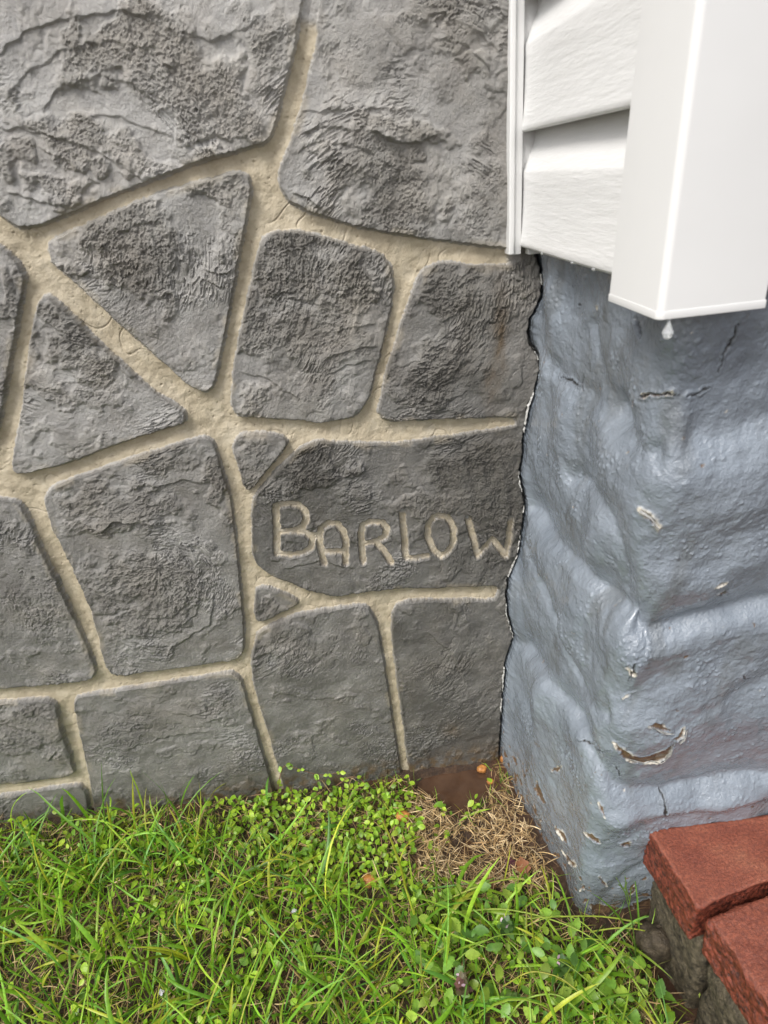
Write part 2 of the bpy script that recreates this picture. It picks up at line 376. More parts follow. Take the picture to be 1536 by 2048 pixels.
# rough, torn mortar where the photograph shows it  (px, py, rx, ry, angle, strength)
RP = [(235, 95, 150, 45, -8, 1), (330, 135, 95, 75, 20, 1), (440, 200, 85, 60, 25, 1), (400, 235, 120, 40, 20, .9), (470, 240, 60, 45, 0, 1), (200, 285, 190, 28, 22, .7), (130, 372, 70, 20, -15, .6), (20, 330, 35, 25, 0, .7), (540, 95, 60, 50, 0, .6),
      (860, 20, 130, 40, 0, .5), (800, 268, 90, 22, 14, .9), (760, 340, 100, 50, 15, .9), (800, 420, 70, 60, 0, 1), (700, 300, 90, 30, 10, .5), (960, 420, 60, 70, 0, .45), (720, 90, 60, 60, 0, .4), (950, 120, 70, 20, 30, .5),
      (265, 490, 85, 65, 40, 1), (300, 570, 40, 45, 0, .9), (430, 365, 55, 35, 30, .9), (460, 400, 20, 55, 0, .5), (150, 540, 25, 15, 0, .8),
      (580, 530, 75, 65, 0, 1), (700, 570, 45, 70, 20, 1), (560, 660, 85, 55, 10, .9), (640, 690, 90, 80, 0, .6), (500, 800, 35, 30, 0, .8), (640, 790, 60, 40, 0, .4),
      (890, 575, 75, 50, 0, .9), (870, 750, 90, 60, -30, .8), (960, 660, 60, 110, 0, .45), (1000, 760, 40, 60, 0, .4),
      (150, 650, 75, 45, 35, 1), (165, 720, 60, 40, 30, 1), (120, 790, 60, 20, 20, .6), (190, 800, 50, 30, 20, .5), (120, 880, 80, 25, 0, .4),
      (230, 1010, 120, 35, 10, .8), (220, 1040, 40, 30, 0, 1), (250, 1165, 90, 65, 0, 1), (330, 1170, 70, 70, 0, .8), (300, 1240, 90, 30, -10, .8), (440, 960, 30, 60, 10, .9), (300, 920, 30, 40, 0, .7),
      (600, 935, 60, 55, -40, 1), (950, 940, 90, 60, 0, .7), (990, 1000, 60, 80, 0, .7), (860, 1010, 110, 25, 10, .6), (700, 940, 30, 14, 0, .7), (950, 1130, 80, 40, 0, .4),
      (510, 930, 40, 45, 0, .6), (540, 1220, 35, 25, 0, .5), (570, 1290, 70, 45, 0, .6), (650, 1330, 90, 60, 0, .35), (900, 1350, 100, 120, 0, .35), (960, 1420, 60, 70, 0, .5),
      (50, 1460, 90, 60, 0, .7), (300, 1450, 130, 60, 0, .35), (80, 1190, 100, 90, 0, .35), (430, 1420, 60, 40, 0, .35), (20, 620, 30, 80, 0, .7)]
RM = np.zeros(X.shape, np.float32)
wx = 0.034 * fbm(X * 26, Z * 26, 4, 11); wz = 0.034 * fbm(X * 26, Z * 26, 4, 15)
for (px, py, rx, ry, an, st) in RP:
    c = on_wall(px, py); e = on_wall(px + 10, py); sc = (e[0] - c[0]) / 10 if True else 1; sc = abs(sc)
    a, b = rx * sc, ry * sc; ca, sa = math.cos(math.radians(-an)), math.sin(math.radians(-an)); R = max(a, b) * 1.6 + .02
    i0, i1 = np.searchsorted(xs, [c[0] - R, c[0] + R]); j0, j1 = np.searchsorted(zs, [c[1] - R, c[1] + R]); s_ = np.s_[i0:i1, j0:j1]
    dx = X[s_] + wx[s_] - c[0]; dz = Z[s_] + wz[s_] - c[1]
    q = ((dx * ca + dz * sa) / a) ** 2 + ((-dx * sa + dz * ca) / b) ** 2
    RM[s_] = np.maximum(RM[s_], st * (1 - sstep(0.25, 1.7, q)))
off = ((X < -0.67) | (Z > 1.1)).astype(np.float32)
RM = np.maximum(RM, off * sstep(0.1, 0.5, fbm(X * 12, Z * 12, 3, 40)))
RM = np.maximum(RM, 0.35 * sstep(0.15, 0.5, fbm(X * 26, Z * 26, 4, 44)))
RM *= ston
# clumps
w1, wid = worley(X * 240 + 0.5 * pn(X * 140, Z * 140, 21), Z * 240 + 0.5 * pn(X * 140, Z * 140, 22), 1)
w2, wid2 = worley(X * 460, Z * 460, 2)
cl = (0.0030 * (1 - np.clip(w1, 0, 1)) * (0.15 + 1.2 * wid ** 1.5) + 0.0019 * (1 - np.clip(w2, 0, 1)) * (0.2 + wid2) + 0.0024 * fbm(X * 70, Z * 70, 4, 24))
g1 = fbm(X * 75, Z * 75, 3, 26)
clump = 0.30 * cl * sstep(-0.35, 0.35, g1 + 0.75 * (RM - 0.5)) * sstep(0, .8, RM) - 0.0004 * RM
# trowel sweeps: streaks along arcs around each stone's own centre, and torn ledges
def polar(cx_, cy_, rf, tf, seed):
    c = on_wall(cx_, cy_); r = np.hypot(X - c[0], Z - c[1]); th = np.arctan2(Z - c[1], X - c[0]); return pn(r * rf, th * tf, seed), r
a1, _ = polar(130, 500, 260, 3.2, 30); a2, _ = polar(330, 1160, 330, 3.0, 31); a3, _ = polar(820, 590, 260, 3.0, 33); a4, _ = polar(800, 1250, 300, 4, 35)
b1, _ = polar(130, 500, 700, 5, 36); b2, _ = polar(330, 1160, 800, 5, 37); b3, _ = polar(820, 590, 700, 5, 38)
xm, zm = on_wall(555, 300); wA = 1 - sstep(-0.02, 0.02, X - xm + 0.15 * (Z - zm)); wB = 1 - sstep(0.55, 0.62, Z)
sw = (a1 * wA + a3 * (1 - wA)) * (1 - wB) + (a2 * sstep(-0.03, 0.03, 0.0 - X) + a4 * (1 - sstep(-0.03, 0.03, 0.0 - X))) * wB
sw2 = (b1 * wA + b3 * (1 - wA)) * (1 - wB) + b2 * wB
calm = sstep(-0.15, 0.35, fbm(X * 14, Z * 14, 2, 52))
def swirl(cx_, cy_, seed, rr=52.0, an=2.6):
    """relief dragged along arcs round one point"""
    c = on_wall(cx_, cy_); dx = X + .010 * pn(X * 12, Z * 12, seed) - c[0]; dz = Z + .010 * pn(X * 12, Z * 12, seed + 1) - c[1]
    r = np.sqrt(dx * dx + dz * dz + .0003); th = np.abs(np.arctan2(dz, dx)); return fbm(r * rr, th * 0.14 * rr / an, 5, seed, 0.64)
T1 = swirl(130, 500, 141, 44, 2.0); T2 = swirl(820, 590, 142, 46, 1.9); T3 = swirl(320, 1130, 143, 50, 1.7); T4 = swirl(650, 900, 144, 52, 1.5)
cA = sstep(-0.015, 0.015, X - xm + 0.15 * (Z - zm)); cB = sstep(0.66, 0.70, Z + .02 * fbm(X * 10, Z * 10, 2, 145)); cC = sstep(0.585, 0.60, Z + .25 * np.clip(X, -.5, 0))
drag = np.where(cB > .5, T1 * (1 - cA) + T2 * cA, T4 * cC + T3 * (1 - cC))
iso = fbm(X * 95, Z * 95, 4, 147, 0.62)
rough_h = 0.0030 * drag + 0.0015 * iso + 0.0015 * (1 - np.clip(w2, 0, 1)) * (0.2 + wid2)
press = -0.0022 + 0.0016 * fbm(X * 16, Z * 16, 3, 149) + 0.0062 * RM                       # how far the trowel pressed the mortar flat
k_s = 0.0006; dq = np.clip(0.5 + 0.5 * (press - rough_h) / k_s, 0, 1)
knock = press * (1 - dq) + rough_h * dq - k_s * dq * (1 - dq)
pressed = 1 - dq
streak = (0.00030 * sw * sstep(-.1, .35, fbm(X * 17, Z * 17, 2, 55)) + 0.00030 * sw2 * sstep(-.1, .3, fbm(X * 21, Z * 21, 3, 57))) * (0.3 + 0.7 * pressed)
nl = fbm(X * 13 + 0.6 * sw, Z * 17 + 0.4 * pn(X * 60, Z * 60, 61), 4, 60); sawt = nl * 2.6 - np.floor(nl * 2.6)
ledge = 0.0026 * (sawt * (1 - sstep(0.93, 1.0, sawt))) * sstep(0.0, 0.3, fbm(X * 9, Z * 9, 2, 66))
big = 0.0022 * fbm(X * 9, Z * 9, 3, 70) + 0.0012 * fbm(X * 38, Z * 38, 3, 73)
fine = 0.00050 * fbm(X * 300, Z * 300, 2, 76) * (0.4 + 0.6 * calm)
face = ston * (clump + knock + streak + ledge + big + fine) + 0.0012 * ston
def bump_line(pts, up, width, seed=0):
    """a torn lip of mortar: full height above the line, dropping off sharply below it"""
    global face
    P = [on_wall(*p) for p in pts]; P = np.array(P)
    Rr = width * 2 + .02
    i0, i1 = np.searchsorted(xs, [P[:, 0].min() - Rr, P[:, 0].max() + Rr]); j0, j1 = np.searchsorted(zs, [P[:, 1].min() - Rr, P[:, 1].max() + Rr]); s_ = np.s_[i0:i1, j0:j1]
    d, sd_, pr = d_line(P, X[s_] + 0.003 * pn(X[s_] * 90, Z[s_] * 90, 80 + seed), Z[s_] + 0.004 * pn(X[s_] * 80, Z[s_] * 80, 81 + seed))
    e = sstep(0, .12, pr) * (1 - sstep(.88, 1, pr))
    face[s_] += up * ston[s_] * np.where(sd_ > 0, np.exp(-(d / width) ** 1.5), np.exp(-(d / 0.0010) ** 2)) * e
bump_line([(735, 262), (770, 272), (800, 286), (840, 282), (885, 262)], .0045, .012, 1)
bump_line([(150, 1035), (205, 1062), (225, 1040), (290, 1040), (330, 1050)], .005, .014, 2)
bump_line([(30, 290), (45, 320), (36, 350)], .003, .010, 3); bump_line([(585, 385), (620, 398), (640, 412)], .003, .006, 4)
bump_line([(690, 935), (715, 945), (730, 936)], .004, .006, 5); bump_line([(300, 975), (360, 960), (420, 965)], .0022, .010, 6)
bump_line([(400, 535), (430, 545), (470, 545)], .0018, .008, 7); bump_line([(640, 668), (690, 655), (760, 645)], .0014, .008, 8)
bump_line([(200, 690), (240, 725), (260, 760)], .003, .012, 9); bump_line([(330, 1420), (380, 1430), (420, 1415)], .0018, .01, 10)
bump_line([(60, 1500), (95, 1520), (115, 1500)], .003, .012, 11); bump_line([(560, 225), (700, 215), (860, 222)], .0014, .010, 12)
for q_, arc_ in enumerate(([(-20, 120), (50, 62), (140, 30), (240, 20), (350, 40)], [(0, 215), (50, 140), (130, 96), (230, 80), (330, 100)], [(75, 235), (115, 180), (190, 150), (265, 165), (320, 215)], [(-30, 250), (80, 262), (190, 300), (270, 345), (300, 370)],
                           [(150, 222), (240, 232), (340, 272), (430, 305)], [(70, 290), (150, 330), (200, 370)], [(10, 380), (70, 400), (150, 415)], [(350, 60), (420, 80), (480, 60), (540, 20)],
                           [(580, 310), (640, 280), (720, 292), (790, 335), (830, 390)], [(590, 275), (650, 250), (740, 258), (800, 285)], [(600, 340), (660, 315), (720, 335), (750, 380)], [(880, 40), (950, 60), (1005, 110)], [(860, 70), (930, 90), (990, 150)], [(930, 300), (940, 380), (945, 470)],
                           [(262, 1262), (330, 1268), (392, 1230), (404, 1150)], [(245, 1280), (340, 1295), (418, 1250), (430, 1170)], [(290, 1235), (340, 1235), (372, 1205), (375, 1150)], [(350, 1060), (385, 1110), (400, 1150)],
                           [(640, 722), (690, 700), (755, 690)], [(655, 750), (700, 728), (748, 718)], [(480, 740), (540, 760), (600, 800)], [(720, 560), (715, 620), (700, 680)], [(800, 780), (860, 800), (930, 790)], [(560, 1140), (640, 1120), (720, 1140)],
                           [(230, 470), (270, 450), (330, 440)], [(240, 1500), (340, 1470), (430, 1460)], [(540, 1380), (620, 1400), (720, 1390)], [(850, 1260), (900, 1300), (940, 1380)])):
    bump_line(arc_, (.0021, .0014, .0017)[q_ % 3], (.008, .005, .011)[q_ % 3], 20 + q_)
# joint: sandy mortar, pitted, with tooling ridges
jn = (1 - ston) * (0.0006 * fbm(X * 110, Z * 110, 3, 90) + 0.0003 * fbm(X * 420, Z * 420, 2, 93) - 0.0012 * sstep(0.40, 0.55, pn(X * 230, Z * 230, 95)) + 0.0022 * fbm(X * 30, Z * 30, 3, 97) - 0.0012 * sstep(.05, .0, np.abs(pn(X * 33, Z * 33, 98))) * sstep(.1, .3, pn(X * 14, Z * 14, 99)) + 0.0005 * pn(X * 90, Z * 110, 96))
Hh = Hs + face + jn
# carved letters (traced at 2.363 x from px 450,850)
LT = {'B': [[(240, 385), (243, 450), (246, 520), (245, 612)], [(240, 385), (290, 373), (345, 380), (378, 410), (385, 450), (370, 482), (320, 502), (262, 510)], [(320, 502), (385, 512), (415, 542), (408, 582), (370, 606), (310, 616), (245, 612)], [(395, 525), (440, 520)]],
      'A': [[(470, 655), (455, 600), (446, 540), (455, 492), (490, 466), (530, 470), (560, 510), (573, 560), (570, 655)], [(455, 602), (520, 600), (572, 602)]],
      'R': [[(655, 652), (648, 580), (645, 510), (652, 478)], [(652, 478), (690, 460), (742, 463), (768, 492), (755, 532), (712, 556), (655, 566)], [(712, 558), (752, 600), (786, 650)]],
      'L': [[(838, 410), (848, 520), (855, 625)], [(855, 628), (905, 628), (955, 622)]],
      'O': [[(1010, 428), (1052, 440), (1082, 490), (1080, 560), (1052, 602), (1020, 622), (985, 592), (960, 532), (962, 472), (985, 438), (1010, 428)]],
      'W': [[(1148, 440), (1172, 525), (1196, 618)], [(1200, 612), (1238, 570), (1266, 540)], [(1266, 540), (1296, 580), (1326, 622)], [(1326, 622), (1342, 540), (1350, 440)]]}
lx = np.full(X.shape, 1.0, np.float32); LI = np.full(X.shape, -1, np.int32)
for n_, (ch, strokes) in enumerate(LT.items()):
    for stt in strokes:
        P = np.array([on_wall(450 + a / 2.363, 850 + b / 2.363) for a, b in stt])
        i0, i1 = np.searchsorted(xs, [P[:, 0].min() - .012, P[:, 0].max() + .012]); j0, j1 = np.searchsorted(zs, [P[:, 1].min() - .012, P[:, 1].max() + .012]); s_ = np.s_[i0:i1, j0:j1]
        d, _, _ = d_line(P, X[s_] + 0.0012 * pn(X[s_] * 120, Z[s_] * 120, 5), Z[s_] + 0.0012 * pn(X[s_] * 120, Z[s_] * 120, 6))
        b = d < lx[s_]; lx[s_] = np.where(b, d, lx[s_]); LI[s_] = np.where(b & (d < .0058), n_, LI[s_])
lgroove = 1 - sstep(0.0043, 0.0053, lx + 0.0010 * pn(X * 300, Z * 300, 7) + .0006 * pn(X * 110, Z * 110, 9))
Hh = Hh * (1 - 0.75 * lgroove) - (0.0064 - 0.0008 * np.clip(1 - lx / .004, 0, 1) + 0.0014 * pn(X * 45, Z * 45, 10) + .0006 * pn(X * 260, Z * 260, 11)) * lgroove + 0.0014 * np.exp(-((lx - 0.0066) / 0.0016) ** 2) * sstep(.0, .4, pn(X * 75, Z * 75, 19))
# crack where the wall meets the painted corner
CR = [(1072, 490), (1082, 520), (1088, 560), (1088, 590), (1075, 615), (1062, 640), (1061, 665), (1066, 690), (1080, 715), (1086, 735), (1076, 765), (1058, 825), (1050, 870), (1048, 900), (1040, 950), (1046, 975), (1052, 1000), (1047, 1050), (1037, 1110), (1020, 1150), (1015, 1190), (1016, 1225), (1030, 1275), (1022, 1300), (1012, 1330), (1006, 1400), (1003, 1460), (1000, 1520), (998, 1580)]
crz = np.array([on_wall(*p)[1] for p in CR]); crx = np.array([on_wall(*p)[0] for p in CR]); o_ = np.argsort(crz); crz = crz[o_]; crx = crx[o_]
def crack_x(z):
    z = np.asarray(z, float); r = np.interp(z, crz, crx)
    return r + 0.0016 * pn(z * 140, z * 0 + .5, 3) + 0.0009 * pn(z * 420, z * 0 + .5, 5)
cxz = crack_x(zs)[None, :]
cw = 0.0032 + 0.0022 * pn(zs * 60, zs * 0 + .3, 17)[None, :]; crkm = sstep(0, .0014, X - cxz + cw); Hh = Hh - 0.014 * crkm
face_edge = np.exp(-((X - cxz) / 0.012) ** 2)
Hh -= 0.002 * face_edge * ston * np.abs(fbm(X * 60, Z * 60, 2, 99)) * 2
# paint layout
tanm = sstep(0.0008, 0.0024, Dm + edge * 1.4 + 0.0012 * fbm(X * 45, Z * 45, 3, 101))
slurry = 0.30 * (1 - sstep(0.000, 0.007, np.abs(Dm + 0.003))) * sstep(0.1, 0.35, fbm(X * 20, Z * 20, 3, 105))
tanm = np.maximum(tanm, slurry)
# the joint stops being tan at its blind ends
for (px, py, r) in ((620, -15, .026), (1062, 520, .030), (618, -90, .06), (1052, 848, .012), (1014, 1188, .010)):
    c = on_wall(px, py); tanm *= sstep(r * .6, r, np.hypot(X - c[0], Z - c[1]) + .003 * pn(X * 90, Z * 90, 12))
tanm = np.maximum(tanm, sstep(.70, .98, lgroove) * (0.86 + 0.3 * pn(X * 120, Z * 120, 14)))
for (px, py) in ((842, 408), (1148, 437), (1352, 440)):               # the dark upper ends of L and W
    c = on_wall(450 + px / 2.363, 850 + py / 2.363); tanm *= sstep(.003, .007, np.hypot(X - c[0], Z - c[1]))
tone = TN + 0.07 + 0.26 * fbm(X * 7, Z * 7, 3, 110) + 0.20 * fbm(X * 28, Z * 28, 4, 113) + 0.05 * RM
tone = tone + 0.22 * sstep(0.16, 0.02, Z) + 0.10 * sstep(.03, .20, X + .02 * fbm(X * 15, Z * 15, 2, 120))  # darker near the ground; shade towards the painted corner painted into the tone
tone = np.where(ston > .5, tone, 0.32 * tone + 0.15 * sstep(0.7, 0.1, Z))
rust = np.zeros(X.shape, np.float32)
def stain(px, py, rx, ry, st):
    global rust
    c = on_wall(px, py); q = ((X + .006 * fbm(X * 40, Z * 14, 2, 130) - c[0]) / rx) ** 2 + ((Z - c[1]) / ry) ** 2
    rust = np.maximum(rust, st * np.exp(-q * 1.3) * (0.7 + 0.6 * pn(X * 120, Z * 70, 131)))
stain(1000, 680, .010, .05, .95); stain(985, 770, .012, .04, .5); stain(1000, 590, .010, .03, .35); stain(905, 1460, .02, .02, .5); stain(985, 1500, .03, .03, .3)
tone = np.maximum(tone, 1.0 * crkm); tanm = tanm * (1 - crkm)
tone = np.where(lgroove > .6, -0.08, tone)
rust = np.maximum(rust, .8 * sstep(.055, .0, Z - .02 * np.clip(-X - .1, 0, 1) + .02 * fbm(X * 30, Z * 30, 4, 135)) * sstep(-.3, .3, fbm(X * 60, Z * 60, 3, 137)))
tone = tone + .16 * np.exp(-(Dm / .0065) ** 2) * (ston > .3) * sstep(-.3, .2, fbm(X * 16, Z * 16, 3, 151)) - .05 * pressed * ston * (Dm < -.004)  # shade along the stone edges painted into the tone; pressed areas slightly lighter
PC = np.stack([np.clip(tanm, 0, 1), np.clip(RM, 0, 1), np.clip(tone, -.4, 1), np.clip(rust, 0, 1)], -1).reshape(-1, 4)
P3 = np.stack([X, -Hh, Z], -1); NR = grid_normals(P3)
FG = grid_faces(len(xs), len(zs))
nz_ = len(zs); fi = FG[:, 0]
dm_f = Dm.ravel()[FG].mean(1); id_f = ID.ravel()[fi]; li_f = LI.ravel()[fi]
V3 = P3.reshape(-1, 3); N3 = NR.reshape(-1, 3)
wall = thing('stone_wall', 'wall of dark grey carved stone shapes with tan joints and the name BARLOW', 'wall', (0, 0, 0))
reg = np.where(dm_f < 0.0008, id_f, -1)
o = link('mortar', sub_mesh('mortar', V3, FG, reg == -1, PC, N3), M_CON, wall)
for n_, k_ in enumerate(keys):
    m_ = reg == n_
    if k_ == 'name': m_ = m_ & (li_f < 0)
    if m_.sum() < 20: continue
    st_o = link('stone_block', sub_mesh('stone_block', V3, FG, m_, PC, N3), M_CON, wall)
    if k_ in LBL: st_o['label'] = LBL[k_]
    if k_ == 'name':
        for q_, ch in enumerate(LT):
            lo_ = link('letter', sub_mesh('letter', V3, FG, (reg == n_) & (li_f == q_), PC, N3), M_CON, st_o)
            lo_['label'] = 'carved letter ' + ch
def box_bm(bm, x0, x1, y0, y1, z0, z1):
    r = bmesh.ops.create_cube(bm, size=1.0)
    bmesh.ops.scale(bm, vec=(x1 - x0, y1 - y0, z1 - z0), verts=r['verts']); bmesh.ops.translate(bm, vec=((x0 + x1) / 2, (y0 + y1) / 2, (z0 + z1) / 2), verts=r['verts'])
    return r['verts']
def bm_link(name, bm, mat, parent=None, bevel=0.0, seg=2, smooth=True):
    if bevel: bmesh.ops.bevel(bm, geom=bm.edges[:], offset=bevel, segments=seg, profile=0.6, affect='EDGES', clamp_overlap=True)
    me = bpy.data.meshes.new(name); bm.to_mesh(me); bm.free()
    for p in me.polygons: p.use_smooth = smooth
    if smooth: me.set_sharp_from_angle(angle=math.radians(35))
    return link(name, me, mat, parent)
bm = bmesh.new(); box_bm(bm, -1.36, 0.30, 0.022, 0.2, -0.1, 1.625); bm_link('wall_core', bm, M_CORE, wall, smooth=False)

# ================================================================== PAINTED FAUX-ROCK CORNER
LC = 0.318                                                            # depth of the return
def xin(z): return 0.2115 + 0.040 * (z - 0.0) / 0.84                   # inner edge at the stone wall
def ycor(z): return -0.274 - 0.050 * np.clip(z / 0.83, -.1, 1.2)       # the right-hand face leans back towards the ground
XC = 0.246
def to_sz(px, py):
    x = 0.235
    for _ in range(8):
        r = ray(px, py); t = x / r[0]; y = r[1] * t - D; z = r[2] * t + CZ
        x = xin(z) + (XC - xin(z)) * np.clip(-y / LC, 0, 1.3)
    if y >= ycor(z): return -y / -ycor(z) * LC, z
    z = 0.4
    for _ in range(20):
        r = ray(px, py); t = (ycor(z) + D) / r[1]; z = r[2] * t + CZ
    return LC + r[0] * t - XC, z
ss = np.concatenate([np.arange(-0.02, 0.60, 0.00115), np.linspace(0.605, 1.0, 40)]).astype(np.float32)
zz = np.concatenate([np.arange(-0.06, 0.88, 0.00125), [0.90]]).astype(np.float32)
S, ZZ = np.meshgrid(ss, zz, indexing='ij')
yc = ycor(ZZ); xi_ = xin(ZZ)
tL = np.clip(S / LC, -0.1, 1)
bx = np.where(S < LC, xi_ + (XC - xi_) * tL, XC + (S - LC)); by = np.where(S < LC, yc * tL, yc)
def gsm(A, sig_m, axis=0, step=0.00115):
    r = int(sig_m * 3 / step); kx = np.exp(-0.5 * (np.arange(-r, r + 1) * step / sig_m) ** 2); kx /= kx.sum()
    n = (ss < 0.6).sum(); B = A[:n]; pad = np.concatenate([2 * B[:1] - B[r:0:-1], B, 2 * B[-1:] - B[-2:-r - 2:-1]], 0)
    cs = np.apply_along_axis(lambda v: np.convolve(v, kx, 'valid'), 0, pad); A = A.copy(); A[:n] = cs; return A
bx = gsm(bx, 0.022); by = gsm(by, 0.022)
base = np.stack([bx, by, ZZ], -1); bn = -grid_normals(base); 
if bn[len(ss) // 4, len(zz) // 2, 0] > 0: bn = -bn
h = np.zeros(S.shape, np.float32)
Sw = S + 0.006 * fbm(S * 18, ZZ * 18, 3, 201); Zw2 = ZZ + 0.006 * fbm(S * 18, ZZ * 18, 3, 205)
def crease(pts, depth, up, dn, seed=0, fade=(.06, .94)):
    """valley along a traced line: long slope on its upper side, short on the lower"""
    global h
    P = np.array([to_sz(*p) for p in pts])
    for _ in range(3): P = np.concatenate([P[:1]] + [np.stack([a + (b - a) * .25, a + (b - a) * .75]) for a, b in zip(P[:-1], P[1:])] + [P[-1:]])
    d, sd_, pr = d_line(P, Sw, Zw2); e = sstep(0, fade[0], pr) * (1 - sstep(fade[1], 1.0, pr))
    e = e * (0.75 + 0.5 * pn(pr * 7, pr * 0 + seed, 210 + seed))
    h = h - depth * np.where(sd_ > 0, np.exp(-(d / up) ** 1.4), np.exp(-(d / dn) ** 1.3)) * e
def blob(px, py, rs, rz, amt, ang=0):
    global h
    s0, z0 = to_sz(px, py); ca, sa = math.cos(math.radians(ang)), math.sin(math.radians(ang)); dx = Sw - s0; dz = Zw2 - z0
    h = h + 1.7 * amt * np.exp(-(((dx * ca + dz * sa) / rs) ** 2 + ((-dx * sa + dz * ca) / rz) ** 2))
crease([(1048, 1012), (1090, 1070), (1150, 1130), (1210, 1200), (1250, 1250), (1290, 1283), (1350, 1270), (1430, 1248), (1540, 1225), (1640, 1200)], .023, .036, .010, 1, (.02, .99))
crease([(1022, 1285), (1060, 1310), (1110, 1385), (1150, 1450), (1185, 1540), (1225, 1585), (1290, 1598), (1400, 1578), (1540, 1555), (1640, 1540)], .019, .032, .010, 2, (.02, .99))
crease([(1075, 1165), (1095, 1215), (1120, 1290), (1150, 1370), (1190, 1420), (1215, 1440)], .010, .018, .008, 3)
crease([(1092, 735), (1150, 775), (1210, 835), (1260, 880), (1330, 915)], .011, .022, .011, 4)
crease([(1175, 640), (1185, 720), (1200, 790), (1240, 850)], .007, .013, .014, 5)
crease([(1130, 955), (1165, 960), (1200, 995), (1225, 1050), (1235, 1120), (1225, 1190)], .012, .016, .009, 6)
crease([(1370, 880), (1430, 868), (1500, 850), (1640, 810)], .010, .022, .014, 7, (.15, .99))
crease([(1400, 1420), (1470, 1395), (1540, 1350), (1640, 1330)], .003, .024, .018, 9)
crease([(1195, 1835), (1230, 1765), (1270, 1738), (1320, 1722)], .006, .010, .012, 10)
crease([(1060, 660), (1085, 700), (1110, 740)], .006, .014, .008, 11)
crease([(1050, 1090), (1070, 1130), (1085, 1180)], .005, .012, .008, 14)
blob(1225, 810, .022, .030, -.008, 30); blob(1130, 850, .03, .05, .006); blob(1180, 1110, .02, .045, .006, 0); blob(1400, 980, .06, .05, .006)
blob(1330, 1170, .05, .035, .006); blob(1140, 1240, .03, .05, .006, -20); blob(1080, 1420, .025, .06, .007, 0); blob(1320, 1450, .05, .05, .006)
blob(1245, 1640, .03, .03, .006); blob(1430, 1350, .05, .03, .003); blob(1400, 1610, .09, .012, .006); blob(1470, 1130, .05, .04, .004); blob(1110, 620, .02, .05, .004); blob(1300, 700, .05, .05, .003)
def blur2(A, sg):
    A = gsm(A, sg); r = int(sg * 3 / .00125); kx = np.exp(-0.5 * (np.arange(-r, r + 1) * .00125 / sg) ** 2); kx /= kx.sum()
    pad = np.pad(A, ((0, 0), (r, r)), 'edge'); return np.apply_along_axis(lambda v: np.convolve(v, kx, 'valid'), 1, pad)
h = blur2(h, .0036)
h += 0.0105 * fbm(S * 9, ZZ * 9, 2, 220) + 0.0018 * fbm(S * 30, ZZ * 30, 2, 224)
h += 0.0010 * fbm(S * 62, ZZ * 62, 3, 228)                # brush and roller drags in the thick paint
wr, _ = worley(S * 120, ZZ * 120, 7); h += 0.0014 * sstep(0.30, 0.05, wr) * sstep(0.1, .4, fbm(S * 16, ZZ * 16, 2, 232))   # blisters
h += 0.0008 * sstep(0.2, 0.6, pn(S * 240, ZZ * 240, 234))
wk = np.abs(pn(S * 55 + pn(S * 40, ZZ * 40, 236), ZZ * 75 + pn(S * 40, ZZ * 40, 237), 238)); h -= 0.0006 * sstep(0.06, 0.0, wk) * sstep(0.0, .3, fbm(S * 12, ZZ * 12, 2, 240))
# traced chips and cracks
chip = np.zeros(S.shape, np.float32); rim = np.zeros(S.shape, np.float32); crk = np.zeros(S.shape, np.float32)
jx = 0.0030 * fbm(S * 110, ZZ * 110, 4, 250, .6); jz = 0.0030 * fbm(S * 110, ZZ * 110, 4, 255, .6)
def chip_poly(pts, rimw=.0010):
    global chip, rim, h
    P = np.array([to_sz(*p) for p in pts]); mg = .01
    i0, i1 = np.searchsorted(ss, [P[:, 0].min() - mg, P[:, 0].max() + mg]); j0, j1 = np.searchsorted(zz, [P[:, 1].min() - mg, P[:, 1].max() + mg]); s_ = np.s_[i0:i1, j0:j1]
    d = sd_poly(P, S[s_] + jx[s_], ZZ[s_] + jz[s_])
    chip[s_] = np.maximum(chip[s_], sstep(.0003, -.0006, d)); h[s_] -= 0.0016 * sstep(.0006, -.0008, d)
    rim[s_] = np.maximum(rim[s_], np.exp(-((d - .0006) / rimw) ** 2) * sstep(-.1, .25, pn(S[s_] * 60, ZZ[s_] * 60, 260)))
    h[s_] += 0.0012 * np.exp(-((d - .0016) / .0012) ** 2)
def crack_line(pts, wd=.0012, dep=.003):
    global crk, h
    P = np.array([to_sz(*p) for p in pts]); mg = .01
    i0, i1 = np.searchsorted(ss, [P[:, 0].min() - mg, P[:, 0].max() + mg]); j0, j1 = np.searchsorted(zz, [P[:, 1].min() - mg, P[:, 1].max() + mg]); s_ = np.s_[i0:i1, j0:j1]
    d, sd_, pr = d_line(P, S[s_] + jx[s_], ZZ[s_] + jz[s_]); wv = wd * (0.5 + sstep(0, .3, pr) * (1 - sstep(.7, 1, pr)))
    m_ = sstep(1.2, .5, d / wv); crk[s_] = np.maximum(crk[s_], m_); h[s_] -= dep * m_
    h[s_] += 0.0009 * np.exp(-((d - wd * 2) / .0012) ** 2)
chip_poly([(1222, 1490), (1250, 1500), (1272, 1510), (1292, 1504), (1312, 1494), (1328, 1478), (1340, 1468), (1336, 1490), (1332, 1510), (1314, 1520), (1288, 1526), (1262, 1526), (1240, 1510)], .0016)
chip_poly([(1292, 1440), (1302, 1432), (1315, 1436), (1334, 1448), (1320, 1448)]); chip_poly([(1338, 1462), (1352, 1450), (1361, 1442), (1355, 1458), (1346, 1468)])
chip_poly([(1072, 1575), (1080, 1560), (1088, 1590), (1092, 1608), (1084, 1606)]); chip_poly([(1100, 1540), (1112, 1535), (1122, 1532), (1110, 1545)]); chip_poly([(1135, 1605), (1142, 1608), (1145, 1618), (1138, 1615)])
